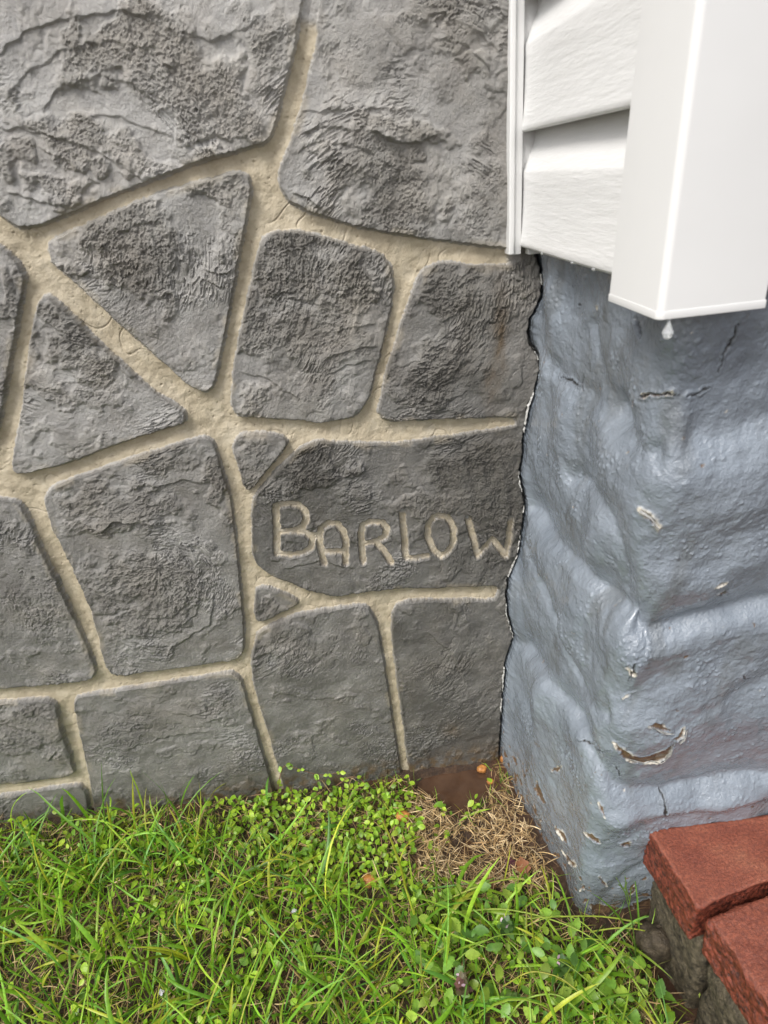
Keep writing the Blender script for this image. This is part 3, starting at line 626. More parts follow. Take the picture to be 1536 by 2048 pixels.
chip_poly([(1162, 1668), (1175, 1675), (1190, 1685), (1196, 1695), (1185, 1698), (1172, 1685)]); chip_poly([(1240, 1690), (1258, 1682), (1262, 1690), (1248, 1696)])
chip_poly([(1105, 1655), (1118, 1668), (1125, 1690), (1116, 1684)], .002); chip_poly([(1112, 1705), (1130, 1720), (1145, 1732), (1136, 1734), (1120, 1722)], .002)
chip_poly([(1440, 1185), (1452, 1180), (1456, 1190), (1445, 1196)], .0014); chip_poly([(1425, 1168), (1434, 1160), (1446, 1160), (1434, 1166)]); chip_poly([(1284, 790), (1300, 787), (1336, 792), (1322, 796), (1292, 795)], .0004)
chip_poly([(1195, 1755), (1210, 1765), (1214, 1772), (1203, 1768)]); chip_poly([(1150, 1790), (1158, 1778), (1162, 1790)]); chip_poly([(1188, 1615), (1200, 1622), (1206, 1634), (1196, 1628)])
chip_poly([(1268, 1812), (1300, 1795), (1312, 1830), (1280, 1845)]); chip_poly([(1192, 614), (1197, 612), (1198, 619), (1193, 619)]); chip_poly([(1176, 1815), (1210, 1818), (1250, 1825), (1275, 1812), (1262, 1840), (1190, 1842)])
chip_poly([(1236, 1410), (1260, 1395), (1247, 1402)], .001); chip_poly([(1285, 1020), (1300, 1035), (1310, 1055), (1298, 1045)], .0022); chip_poly([(1248, 1340), (1268, 1352), (1262, 1352)], .0016)
for q in ([(1265, 618), (1268, 640), (1278, 655), (1286, 668)],): crack_line(q, .0026, .006)
for q in ([(1110, 752), (1130, 762), (1150, 775)], [(1158, 750), (1152, 770), (1154, 785)], [(1282, 790), (1310, 790), (1350, 792)], [(1370, 795), (1400, 790), (1420, 778)], [(1250, 1370), (1264, 1345), (1262, 1330)],
          [(1328, 1590), (1330, 1605), (1326, 1630)], [(1225, 1545), (1240, 1560), (1245, 1572)], [(1215, 1700), (1260, 1692), (1300, 1684)], [(1150, 610), (1158, 615)], [(1480, 640), (1470, 670), (1460, 680), (1440, 750)],
          [(1488, 1350), (1495, 1360), (1508, 1362)], [(1215, 1510), (1180, 1500), (1150, 1480)], [(1530, 1590), (1536, 1600)]):
    crack_line(q, .0008, .0016)
lowz = sstep(0.11, 0.02, ZZ + 0.03 * fbm(S * 25, ZZ * 25, 3, 270)); sp = fbm(S * 60, ZZ * 85, 4, 272)
mch = sstep(.62, .68, sp + 0.42 * lowz + .10 * sstep(.20, .12, ZZ) * sstep(.3, .1, S) - .06) ; chip = np.maximum(chip, mch); h -= 0.0010 * mch
rim = np.maximum(rim, 0.7 * sstep(.57, .62, sp + 0.42 * lowz + .10 * sstep(.20, .12, ZZ) * sstep(.3, .1, S) - .06) * (1 - mch) * sstep(.1, .4, pn(S * 80, ZZ * 80, 276)))
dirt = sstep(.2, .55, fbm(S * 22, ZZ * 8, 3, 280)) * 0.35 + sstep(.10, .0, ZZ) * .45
dirt = np.maximum(dirt, .65 * np.exp(-((S - to_sz(1215, 590)[0]) / .012) ** 2) * sstep(.70, .80, ZZ) * (0.6 + fbm(S * 60, ZZ * 30, 2, 284)))
# the inner edge follows the crack and curls away into it
PW = base + bn * h[..., None]
cz2 = crack_x(zz)[None, :]
wgt = np.exp(-(np.clip(S, 0, None) / 0.022) ** 2)
curl = 0.004 * np.exp(-np.clip(S, 0, None) / 0.005)
PW[..., 0] = PW[..., 0] * (1 - wgt) + (cz2 + 0.0006 + curl * 0.2) * wgt
PW[..., 1] = np.where(S < 0.012, np.minimum(PW[..., 1], -S + 0.0), PW[..., 1])
PWN = -grid_normals(PW)
FG2 = grid_faces(len(ss), len(zz))
col2 = np.stack([np.clip(chip, 0, 1), np.clip(rim, 0, 1), np.clip(dirt, 0, 1), np.clip(crk, 0, 1)], -1).reshape(-1, 4)
pw = thing('painted_wall', 'blue grey painted rock-textured wall with peeling paint, standing out at the corner', 'wall', (0.26, -0.26, 0))
link('painted_face', np_mesh('painted_face', PW.reshape(-1, 3), FG2, col2), M_PAINT, pw)
# torn rim of old paint and caulk along the crack
nzr = 900; zr = np.linspace(0.01, 0.835, nzr); cxr = crack_x(zr)
wv = np.clip(pn(zr * 26, zr * 0, 301) * 1.6 + 0.05, 0, 1) * (0.6 + 0.6 * pn(zr * 260, zr * 0, 302)); wv = 0.0042 * np.clip(wv, 0, 1.2)
rows = [(-1.0, 0.0012), (-0.8, -0.0022), (-0.35, -0.0034), (0.0, -0.0026), (0.1, 0.006)]
VR = np.stack([np.stack([cxr - 0.0026 + a * wv + 0.0007 * pn(zr * 380, zr * 0 + a * 2, 305), np.full(nzr, b) + 0.0009 * pn(zr * 300, zr * 0 + a, 303), zr], -1) for a, b in rows], 1)
fr = grid_faces(nzr, len(rows), True); fr = fr[(wv[np.clip(fr.min(1) // len(rows), 0, nzr - 1)] > .0006)]
link('torn_edge', np_mesh('torn_edge', VR.reshape(-1, 3), fr), M_FLAKE, pw)['label'] = 'whitish torn paint edge along the crack'
rnd_fl = random.Random(4)
def flake(pts, lift, mat=None):
    """one lifted curl of paint"""
    bm = bmesh.new(); vs_ = []
    for k_, (px, py) in enumerate(pts):
        if k_ % 2: px = pts[k_ - 1][0] + (px - pts[k_ - 1][0]) * rnd_fl.uniform(.25, .7); py = pts[k_ - 1][1] + (py - pts[k_ - 1][1]) * rnd_fl.uniform(.25, .7)
        else: px += rnd_fl.uniform(-2, 2); py += rnd_fl.uniform(-2, 2)
        s0, z0 = to_sz(px, py); i = np.searchsorted(ss, s0); j = np.searchsorted(zz, z0)
        p = PW[i, j] + bn[i, j] * (lift if k_ % 2 else 0.0006); q = p - bn[i, j] * 0.0006
        vs_.append((bm.verts.new(p), bm.verts.new(q)))
    n = len(vs_) // 2 * 2
    for a in range(0, n - 2, 2):
        for b in (0, 1):
            f = [vs_[a][b], vs_[a + 2][b], vs_[a + 3][b], vs_[a + 1][b]]; bm.faces.new(f if b == 0 else f[::-1])
        bm.faces.new([vs_[a][0], vs_[a][1], vs_[a + 2][1], vs_[a + 2][0]]); bm.faces.new([vs_[a + 1][0], vs_[a + 3][0], vs_[a + 3][1], vs_[a + 1][1]])
    bmesh.ops.recalc_face_normals(bm, faces=bm.faces[:])
    o = bm_link('paint_flake', bm, mat or M_FLAKE, pw); return o
flake([(1252, 1520), (1254, 1514), (1268, 1526), (1270, 1518), (1285, 1528), (1287, 1522), (1300, 1524), (1302, 1517), (1316, 1524), (1318, 1516), (1326, 1520), (1326, 1513)], .0015)
flake([(1334, 1478), (1330, 1476), (1335, 1490), (1331, 1488), (1333, 1503), (1328, 1502), (1325, 1518), (1321, 1516)], .0015)
flake([(1296, 1444), (1298, 1440), (1315, 1450), (1317, 1446), (1334, 1452), (1336, 1448)], .003); flake([(1350, 1474), (1346, 1472), (1358, 1460), (1354, 1458), (1364, 1446), (1360, 1444)], .003)
flake([(1284, 1022), (1289, 1019), (1297, 1038), (1303, 1034), (1310, 1056), (1314, 1053)], .004)

# ================================================================== WHITE VINYL SIDING, TRIM, CORNER POST
side = thing('vinyl_siding', 'white wood-grained vinyl siding boards between trim strip and corner post', 'siding', (0.235, -0.15, 0.845))
z_b = 0.845; crs = 0.1105
def siding_panel(zb, nrm_axis, a0, a1, off):
    """Dutch-lap board; nrm_axis 'x' faces -x along y, 'y' faces -y along x"""
    prof = [(0.004, 0.0), (-0.003, -0.0006), (-0.0045, 0.002), (-0.004, 0.006), (-0.0018, 0.030), (-0.0008, 0.060), (-0.0012, 0.0715), (-0.0005, 0.0745), (0.003, 0.081), (0.008, 0.092), (0.0118, 0.101), (0.0125, 0.108), (0.0125, 0.1135)]
    al = np.linspace(a0, a1, 40); V = []
    for a in al:
        wob = 0.0006 * math.sin(a * 21 + zb * 9)
        for (o_, z_) in prof:
            V.append((off + o_ + wob, a, zb + z_) if nrm_axis == 'x' else (a, off + o_ + wob, zb + z_))
    me = np_mesh('siding_board', np.array(V), grid_faces(len(al), len(prof), nrm_axis == 'x'))
    return me
for i in range(7):
    link('siding_board', siding_panel(z_b + i * crs, 'x', -0.003, -0.30, 0.2315), M_SIDE, side)
for i in range(7):
    link('siding_board', siding_panel(z_b + i * crs, 'y', 0.275, 0.95, -0.338), M_SIDE, side)
bm = bmesh.new(); box_bm(bm, 0.236, 0.256, -0.016, -0.002, 0.836, 0.8445); box_bm(bm, 0.248, 0.256, -0.30, -0.016, 0.838, 0.850)
bm_link('starter_strip', bm, M_TRIM, side, 0.0008)
bm = bmesh.new(); box_bm(bm, 0.250, 0.95, -0.312, 0.02, 0.872, 1.62); bm_link('backing', bm, M_CORE, side, smooth=False)
bm = bmesh.new(); box_bm(bm, 0.2275, 0.2560, -0.0040, 0.004, 0.846, 1.62); bm_link('channel_base', bm, M_TRIM, side)
tr_ = thing('trim_strip', 'narrow upright white trim strip on the stone wall beside the siding', 'trim', (0.222, 0, 0.837))
bm = bmesh.new(); box_bm(bm, 0.2155, 0.2285, -0.0125, 0.012, 0.837, 1.62); bm_link('channel_lip', bm, M_TRIM, tr_, 0.0012)
bm = bmesh.new(); box_bm(bm, 0.2135, 0.2195, -0.0165, -0.0115, 0.8375, 1.62); bm_link('raised_bead', bm, M_TRIM, tr_, 0.002, 3)
post = thing('corner_post', 'wide white corner post over the edge of the house, a drop hanging below', 'corner trim', (0.25, -0.33, 0.829))
x0, y0, zb_ = 0.2155, -0.352, 0.8305
def extr(outline, z0, z1):
    bm = bmesh.new(); lo = [bm.verts.new((a, b, z0)) for a, b in outline]; hi = [bm.verts.new((a, b, z1)) for a, b in outline]; n = len(outline)
    for i in range(n): bm.faces.new([lo[i], lo[(i + 1) % n], hi[(i + 1) % n], hi[i]])
    bm.faces.new(lo[::-1]); bm.faces.new(hi); bmesh.ops.recalc_face_normals(bm, faces=bm.faces[:]); return bm
def arc(cx_, cy_, r, a0, a1, n=6): return [(cx_ + r * math.cos(math.radians(a0 + (a1 - a0) * i / n)), cy_ + r * math.sin(math.radians(a0 + (a1 - a0) * i / n))) for i in range(n + 1)]
ol = [(0.2285, -0.2755), (x0 + .001, -0.2755), (x0, -0.2765)] + arc(x0 + .005, y0 + .005, .005, 180, 270) + [(0.2875, y0), (0.2885, y0 + .001), (0.2885, -0.339), (0.2865, -0.339), (0.2865, y0 + .002)] + arc(x0 + .005, y0 + .005, .003, 270, 180) + [(x0 + .002, -0.2775), (0.2285, -0.2775)]
def taper(bm):
    for v in bm.verts:
        dz = v.co.z - zb_
        if v.co.y > -.30 and v.co.x < .24: v.co.y -= .075 * max(0, dz)
        elif v.co.x < .24: v.co.y -= .022 * max(0, dz); 
    return bm
bm_link('post_shell', taper(extr(ol, zb_, 1.30)), M_TRIM, post)
rl = arc(x0 + .004, y0 + .004, .0045, 180, 270)
ol2 = [(x0 + .001, -0.2757), (x0 - .0003, -0.2757)] + arc(x0 + .005, y0 + .005, .0053, 180, 270) + [(0.2887, y0 - .0003), (0.2887, y0 + .001)] + arc(x0 + .005, y0 + .005, .0037, 270, 180)
bm_link('bottom_hem', extr(ol2, zb_ - .0003, zb_ + .0050), M_TRIM, post, 0.0004)
bm = bmesh.new(); box_bm(bm, x0 + .0021, .0285 + .258, y0 + .0021, -.2776, zb_ + .03, zb_ + .036); bm_link('inner_plate', bm, M_TRIM, post)

# water drops
def water():
    m = Mat('water_drop', 0.03, 0.5); m.col((0.93, 0.95, 0.96)); m.b.inputs['Transmission Weight'].default_value = 0.75; m.b.inputs['IOR'].default_value = 1.33
    return m.m
M_WATER = water()
def drop(loc, r, neck, label, group=None, sq=1.0):
    n, mr = 26, 20; prof = []
    for i in range(n + 1):
        t = i / n; a = t * math.pi
        z_ = -r * math.cos(a) * sq; rr = r * math.sin(a)
        if t > .5: z_ = z_ + (t - .5) * 2 * neck * (t - .5) * 2; rr = r * (math.sin(a)) ** (1.6) + (0.0006 if neck > 0 else 0) * (1 if i < n else .0)
        prof.append((rr, z_))
    V = [(rr * math.cos(2 * math.pi * j / mr), rr * math.sin(2 * math.pi * j / mr), z_) for rr, z_ in prof for j in range(mr)]
    Fq = [(i * mr + j, i * mr + (j + 1) % mr, (i + 1) * mr + (j + 1) % mr, (i + 1) * mr + j) for i in range(n) for j in range(mr)]
    o = link('water_drop', np_mesh('water_drop', np.array(V), np.array(Fq)), M_WATER); o.location = loc
    return tag(o, label, 'water drop', group)
dx_, dz_ = on_wall(1340, 655, -0.352)
drop((dx_, -0.350, zb_ - .0105), .0031, .0072, 'white water drop falling from the bottom edge of the corner post', sq=1.15)
for px, py, lb in ((1085, 509, 'flat water drop under the siding edge, closest to the trim strip'), (1146, 525, 'small water drop midway along the lower siding edge'), (1188, 538, 'water drop under the siding edge, next to the corner post')):
    for _ in range(1):
        r = ray(px, py); t = 0.2285 / r[0]; drop((0.2290, r[1] * t - D, z_b - .0004), .0026, 0, lb, 'drops along the siding edge', .6)

# ================================================================== GROUND
def lump(x, y):
    z = 0.035 * sstep(-0.15, -0.75, x) * np.exp(-((y) / .5) ** 2) + 0.006 * fbm(x * 9, y * 9, 3, 400) + 0.004 * fbm(x * 34, y * 34, 3, 404)
    near = np.exp(-(x ** 2 + y ** 2) / 4.0)
    return z * near
PUD = chaikin([on_floor(px, py, -.010) for px, py in ((828, 1572), (850, 1556), (905, 1548), (960, 1540), (988, 1562), (978, 1592), (950, 1612), (930, 1638), (905, 1641), (880, 1612), (850, 1596))], 2, .2)
PUD2 = chaikin([on_floor(px, py, -.010) for px, py in ((912, 1702), (932, 1684), (950, 1690), (946, 1712), (918, 1720))], 2, .2)
PUD3 = chaikin([on_floor(px, py, -.010) for px, py in ((690, 1562), (820, 1566), (826, 1578), (770, 1584), (700, 1578))], 2, .2)
def axis(a, b, step, lo, hi, n=26):
    l_ = a - np.geomspace(step * 2, a - lo, n)[::-1]; r_ = b + np.geomspace(step * 2, hi - b, n); return np.concatenate([l_, np.arange(a, b, step), r_]).astype(np.float32)
gxs = axis(-0.80, 0.62, 0.0028, -40, 40); gys = axis(-0.62, 0.03, 0.0028, -40, 40)
GX, GY = np.meshgrid(gxs, gys, indexing='ij')
GZ = lump(GX, GY) + 0.0018 * fbm(GX * 150, GY * 150, 3, 410) * ((np.abs(GX) < .9) & (GY > -.8))
for P_, dp in ((PUD, .022), (PUD2, .016), (PUD3, .014)):
    dP = sd_poly(P_, GX, GY); GZ = GZ - dp * sstep(.010, -.012, dP) 
    GZ = np.where(np.abs(dP) < .012, GZ + .002 * np.exp(-((dP - .008) / .004) ** 2), GZ)
GZ = np.where((GX > .30) & (GY > -1.2), GZ - .045 * sstep(.28, .36, GX) * sstep(-.22, -.34, GY), GZ)
GZ = GZ - .026 * np.exp(-((GX - .275) / .07) ** 2 - ((GY + .30) / .06) ** 2)
g = np_mesh('ground', np.stack([GX, GY, GZ], -1).reshape(-1, 3), grid_faces(len(gxs), len(gys)))
tag(link('ground', g, M_SOIL), 'bare damp brown soil under the grass at the foot of the wall', 'ground', kind='structure')
def ground_z(x, y):
    i = np.clip(np.searchsorted(gxs, x), 0, len(gxs) - 1); j = np.clip(np.searchsorted(gys, y), 0, len(gys) - 1); return GZ[i, j]
def muddy():
    m = Mat('muddy_water', 0.03, 0.6); m.col(m.ramp(m.noise(30, 3, 0.6), [(0.3, (0.050, 0.026, 0.015)), (0.7, (0.078, 0.043, 0.025))]))
    m.l(m.bump(m.noise(60, 2, 0.5), 0.0005, 0.4), m.b.inputs['Normal']); return m.m
M_MUD = muddy()
for P_, lb in ((PUD, 'brown muddy puddle in the corner under the stone wall'), (PUD2, 'tiny brown puddle among the dead straw'), (PUD3, 'thin wet strip along the foot of the stone wall')):
    bm = bmesh.new(); c = P_.mean(0); f = bm.faces.new([bm.verts.new((*(c + (p - c) * 1.10), 0)) for p in P_]); bmesh.ops.triangulate(bm, faces=[f])
    o = bm_link('puddle', bm, M_MUD); o.location = (0, 0, float(ground_z(*c)) + .0115); tag(o, lb, 'puddle', kind='structure')

# ================================================================== BRICKS, CONCRETE, ROCKS
def rough_block(name, quad, z0, z1, mat, seed, amp_side, amp_top, res=0.0022, rnd=0.006, label=None, cat=None, group=None, lowf=30, parent=None, tilt=0.0):
    """a block over a four-cornered plan, its faces broken up by real relief, rougher on the sides"""
    q = np.array(quad, float); A, B, C_, D_ = q      # anticlockwise from above
    nu = int(max(np.hypot(*(B - A)), np.hypot(*(C_ - D_))) / res); nv = int(max(np.hypot(*(D_ - A)), np.hypot(*(C_ - B))) / res); nw = max(4, int((z1 - z0) / res))
    Vs, Fs, Ns = [], [], []
    def put(u, v, w_): 
        p = A + (B - A) * u[..., None]; r_ = D_ + (C_ - D_) * u[..., None]; xy = p + (r_ - p) * v[..., None]
        return np.concatenate([xy, (z0 + (z1 - z0) * w_)[..., None]], -1)
    base_i = 0; cols = []
    L_ = np.array([np.hypot(*(B - A)), np.hypot(*(D_ - A)), z1 - z0])
    for (ax, val) in ((2, 1), (2, 0), (0, 0), (0, 1), (1, 0), (1, 1)):
        na, nb = {2: (nu, nv), 0: (nv, nw), 1: (nu, nw)}[ax]
        a, b = np.meshgrid(np.linspace(0, 1, na + 1), np.linspace(0, 1, nb + 1), indexing='ij'); c_ = np.full(a.shape, float(val))
        u, v, w_ = {2: (a, b, c_), 0: (c_, a, b), 1: (a, c_, b)}[ax]
        P_ = np.stack([u, v, w_], -1)
        # rounded edges: pull towards the inner box
        loc = P_ * L_; inn = np.clip(loc, rnd, L_ - rnd); dv = loc - inn; ln = np.linalg.norm(dv, axis=-1, keepdims=True) + 1e-9
        loc = inn + dv / ln * np.minimum(ln, rnd); nd = dv / ln
        u, v, w_ = [loc[..., k_] / L_[k_] for k_ in range(3)]
        W = put(u, v, w_)
        eu = (B - A) / (np.hypot(*(B - A)) + 1e-9); ev = (D_ - A) / (np.hypot(*(D_ - A)) + 1e-9)
        n3 = nd[..., :1] * np.array([*eu, 0]) + nd[..., 1:2] * np.array([*ev, 0]) + nd[..., 2:] * np.array([0, 0, 1.0])
        x, y, z = W[..., 0], W[..., 1], W[..., 2]
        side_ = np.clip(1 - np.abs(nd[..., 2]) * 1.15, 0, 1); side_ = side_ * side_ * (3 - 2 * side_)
        nn = 0.9 * pn3(x * lowf, y * lowf, z * lowf, seed) + 0.6 * pn3(x * lowf * 3, y * lowf * 3, z * lowf * 3, seed + 2) + 0.55 * pn3(x * lowf * 8, y * lowf * 8, z * lowf * 8, seed + 4) + .3 * pn3(x * lowf * 18, y * lowf * 18, z * lowf * 18, seed + 6)
        amp = amp_top + (amp_side - amp_top) * side_
        W = W + n3 * (amp * nn)[..., None]
        if tilt: W[..., 2] += tilt * (W[..., 0] - A[0])
        Vs.append(W.reshape(-1, 3)); f = grid_faces(na + 1, nb + 1) + base_i
        Fs.append(f); base_i += len(Vs[-1])
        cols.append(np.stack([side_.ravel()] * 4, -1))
    V = np.concatenate(Vs); Fc = np.concatenate(Fs)
    me = np_mesh(name, V, Fc, np.concatenate(cols))
    bm = bmesh.new(); bm.from_mesh(me); bmesh.ops.remove_doubles(bm, verts=bm.verts[:], dist=1e-5); bmesh.ops.recalc_face_normals(bm, faces=bm.faces[:]); bm.to_mesh(me); bm.free()
    o = link(name, me, mat, parent)
    return tag(o, label, cat, group)
e1 = np.array([math.cos(math.radians(9.6)), math.sin(math.radians(9.6))])
FL = np.array([0.3275, -0.3795]); BL = np.array([0.3195, -0.281])
zt = 0.180
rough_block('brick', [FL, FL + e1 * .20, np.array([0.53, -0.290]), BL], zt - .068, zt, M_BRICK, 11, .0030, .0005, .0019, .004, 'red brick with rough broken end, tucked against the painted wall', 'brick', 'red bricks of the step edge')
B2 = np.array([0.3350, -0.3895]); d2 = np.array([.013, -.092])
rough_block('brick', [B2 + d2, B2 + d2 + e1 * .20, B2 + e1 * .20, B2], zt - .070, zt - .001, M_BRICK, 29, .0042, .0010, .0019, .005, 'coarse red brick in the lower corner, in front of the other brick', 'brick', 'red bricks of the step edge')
rough_block('concrete_block', [(0.341, -.388), (0.52, -.36), (0.52, -.29), (0.338, -.277)], -.06, .1115, M_OLDCON, 41, .006, .003, .003, .012, 'dirty brown concrete block under the brick beside the painted wall', 'concrete block', 'concrete blocks under the bricks', 20)
rough_block('concrete_block', [(0.345, -.52), (0.53, -.49), (0.53, -.37), (0.341, -.397)], -.07, .1085, M_OLDCON, 47, .007, .003, .003, .014, 'dirty concrete block with a dark hole under the front brick', 'concrete block', 'concrete blocks under the bricks', 20)
def stone_ball(name, loc, r, mat, seed, label, cat, group=None, flat=.7):
    bm = bmesh.new(); bmesh.ops.create_icosphere(bm, subdivisions=4, radius=1.0)
    co = np.array([v.co[:] for v in bm.verts]); n = 1 + .28 * pn3(co[:, 0] * 1.1, co[:, 1] * 1.1, co[:, 2] * 1.1, seed) + .10 * pn3(co[:, 0] * 4, co[:, 1] * 4, co[:, 2] * 4, seed + 3)
    for v, k_ in zip(bm.verts, n): v.co = v.co * float(k_); v.co.x *= r[0]; v.co.y *= r[1]; v.co.z *= r[2]
    o = bm_link(name, bm, mat); o.location = loc; return tag(o, label, cat, group)
def gpt(px, py, dz=0):
    x, y = on_floor(px, py, 0.0)
    for _ in range(3): x, y = on_floor(px, py, float(ground_z(x, y)) + dz)
    return x, y, float(ground_z(x, y)) + dz
stone_ball('rock', (*gpt(1305, 1925)[:2], 0.005), (.026, .022, .026), M_ROCK, 3, 'brown rock in the dark soil beside the concrete block', 'rock')
stone_ball('pebble', gpt(806, 1634, .010), (.012, .010, .009), M_PEB, 5, 'orange pebble between the clover and the puddle', 'pebble', 'orange pebbles')
stone_ball('pebble', gpt(964, 1549, .004), (.009, .007, .006), M_PEB, 8, 'orange pebble on the far rim of the puddle', 'pebble', 'orange pebbles')
stone_ball('pebble', gpt(981, 1563, .003), (.006, .005, .005), M_PEB, 12, 'small orange pebble at the right end of the puddle', 'pebble', 'orange pebbles')
stone_ball('pebble', gpt(1008, 1518, .005), (.007, .006, .008), M_PEB, 15, 'brownish pebble wedged where the painted wall meets the stone wall', 'pebble', 'orange pebbles')
stone_ball('pebble', gpt(738, 1762, .006), (.012, .009, .008), M_PEB, 18, 'reddish clay lump half hidden in the grass', 'pebble', 'orange pebbles')

# ================================================================== VEGETATION
def in_px(poly, px, py): return sd_poly(poly, np.asarray(px, np.float32), np.asarray(py, np.float32)) < 0
PX_STRAW = [(815, 1605), (862, 1605), (915, 1655), (965, 1628), (1008, 1565), (1042, 1600), (1075, 1690), (1110, 1790), (1060, 1780), (960, 1800), (860, 1790), (810, 1690)]
PX_CLOV = [(470, 1610), (560, 1590), (640, 1580), (740, 1590), (815, 1600), (845, 1650), (820, 1720), (760, 1790), (600, 1760), (430, 1700)]
PX_NETTLE = [(820, 1800), (980, 1790), (1110, 1800), (1180, 1870), (1290, 1870), (1330, 2060), (760, 2060), (830, 1940)]
PX_BARE = [(1275, 1840), (1340, 1830), (1420, 2060), (1340, 2070), (1300, 1960)]
WALLX = 0.012
def scatter(n, x0, x1, y0, y1, seed):
    r = np.random.default_rng(seed); x = r.uniform(x0, x1, n); y = r.uniform(y0, y1, n); return x, y, r
def outside_solid(x, y):
    wallface = xin(0.03) + (XC - xin(0.03)) * np.clip(-y / LC, 0, 1)
    ok = (y < -WALLX) & ~((y > -0.275) & (x > wallface - .012)) & ~((x > .31) & (y > -.62))
    d1 = np.minimum(sd_poly(PUD, x, y), sd_poly(PUD2, x, y)); return ok & (d1 > .004)
def blades(x, y, r, L, width, el, bend, colors, K=7, az=None, z0=None, droop=0):
    n = len(x); az = r.uniform(0, 2 * np.pi, n) if az is None else az
    z = ground_z(x, y) - .004 if z0 is None else z0
    p = np.stack([x, y, z], -1); V = np.zeros((n, K + 1, 3, 3), np.float32); e = el.copy(); azk = az.copy(); daz = r.normal(0, .10, n); roll = r.uniform(-.9, .9, n)
    for k_ in range(K + 1):
        t = k_ / K
        d = np.stack([np.cos(e) * np.cos(azk), np.cos(e) * np.sin(azk), np.sin(e)], -1)
        s_ = np.stack([-np.sin(azk), np.cos(azk), 0 * azk], -1); u = np.cross(s_, d)
        s2 = s_ * np.cos(roll)[:, None] + u * np.sin(roll)[:, None]; u2 = np.cross(s2, d)
        wd = width * (0.62 + 0.75 * t) * (1 - t ** 3.2) / 1.0 if True else 0
        V[:, k_, 0] = p - s2 * wd[:, None]; V[:, k_, 1] = p - u2 * (wd * .45)[:, None]; V[:, k_, 2] = p + s2 * wd[:, None]
        p = p + d * (L / K)[:, None]; e = e - bend / K; azk = azk + daz
    V[:, :, :, 1] = np.where(V[:, :, :, 1] > -.006, -.006 - .001 * r.random((n, 1, 1)), V[:, :, :, 1])
    b = (np.arange(n) * (K + 1) * 3)[:, None, None]; i = np.arange(K)[None, :, None]; j = np.arange(2)[None, None, :]
    a = b + i * 3 + j; Fc = np.stack([a, a + 1, a + 4, a + 3], -1).reshape(-1, 4)
    tt = np.linspace(0, 1, K + 1)[None, :, None, None]; c = colors[:, None, None, :] * np.ones((1, K + 1, 3, 1))
    return V.reshape(-1, 3), Fc, c.reshape(-1, 4)
def pick(r, n, pal, var=.22):
    pal = np.array(pal); c = pal[r.integers(0, len(pal), n)] * (1 + r.normal(0, var, (n, 1)).clip(-.5, .6)); return np.concatenate([c.clip(0.004, 1), np.ones((n, 1))], -1)
def join(parts):
    V, Fc, Cc, o_ = [], [], [], 0
    for v, f, c in parts: V.append(v); Fc.append(f + o_); Cc.append(c); o_ += len(v)
    return np.concatenate(V), np.concatenate(Fc), np.concatenate(Cc)
GREEN = [(0.184, 0.381, 0.027), (0.217, 0.427, 0.034), (0.150, 0.334, 0.029), (0.272, 0.453, 0.041), (0.115, 0.280, 0.045), (0.299, 0.453, 0.045)]
YEL = [(0.390, 0.432, 0.045), (0.442, 0.456, 0.070), (0.338, 0.420, 0.045)]
TAN = [(0.414, 0.291, 0.143), (0.322, 0.213, 0.099), (0.517, 0.381, 0.209), (0.253, 0.157, 0.072), (0.575, 0.448, 0.275)]
def grass_set(n, x0, x1, y0, y1, seed, dens=1.0):
    x, y, r = scatter(n, x0, x1, y0, y1, seed); px, py = project(x, y, 0 * x)
    cl_ = fbm(x * 14, y * 14, 2, 500) + .25
    keep = outside_solid(x, y) & ~in_px(PX_STRAW, px, py) & (r.random(n) < np.clip(.22 + 1.5 * cl_, .05, 1))
    keep &= ~(in_px(PX_CLOV, px, py) & (r.random(n) < .86)) & ~(in_px(PX_NETTLE, px, py) & (r.random(n) < .25)) & ~(in_px(PX_BARE, px, py) & (r.random(n) < .9))
    keep &= ~((y > -.05) & (x > -.2) & (r.random(n) < .8))
    keep &= ~((px > 1080) & (py < 1895) & (r.random(n) < .88))
    nearc = (y > -.17) & (x > -.06); keep &= ~(nearc & (r.random(n) < .72))
    x, y = x[keep], y[keep]; n = len(x); nearc = nearc[keep]
    L = r.gamma(4.5, .016, n).clip(.02, .19) * np.where(nearc, .5, 1); L *= np.where(y > -.06, .75, 1)
    el = np.radians(r.normal(62, 18, n).clip(12, 88)); bend = r.normal(.9, .5, n).clip(-.2, 2.2)
    wd = r.uniform(.0009, .0021, n) * np.where(r.random(n) < .16, 1.8, 1)
    c = pick(r, n, GREEN + YEL[:1]); return blades(x, y, r, L, wd, el, bend, c)
def fine_set(n, x0, x1, y0, y1, seed):
    x, y, r = scatter(n, x0, x1, y0, y1, seed); px, py = project(x, y, 0 * x)
    keep = outside_solid(x, y) & ~in_px(PX_STRAW, px, py) & ~(in_px(PX_CLOV, px, py) & (r.random(n) < .6)); x, y = x[keep], y[keep]; n = len(x)
    L = r.uniform(.012, .05, n); el = np.radians(r.normal(50, 22, n).clip(5, 88)); return blades(x, y, r, L, r.uniform(.0003, .0007, n), el, r.normal(.7, .5, n), pick(r, n, GREEN + YEL), K=5)
v, f, c = join([grass_set(7800, -.80, .34, -.52, 0, 21), fine_set(12000, -.80, .34, -.52, 0, 22), grass_set(3200, -1.3, .9, -1.1, -.50, 23), grass_set(4500, -1.35, -.8, -.52, 0, 24)])
tag(link('grass', np_mesh('grass', v, f, c), M_LEAF), 'green lawn grass growing up to the stone wall', 'grass', kind='stuff')

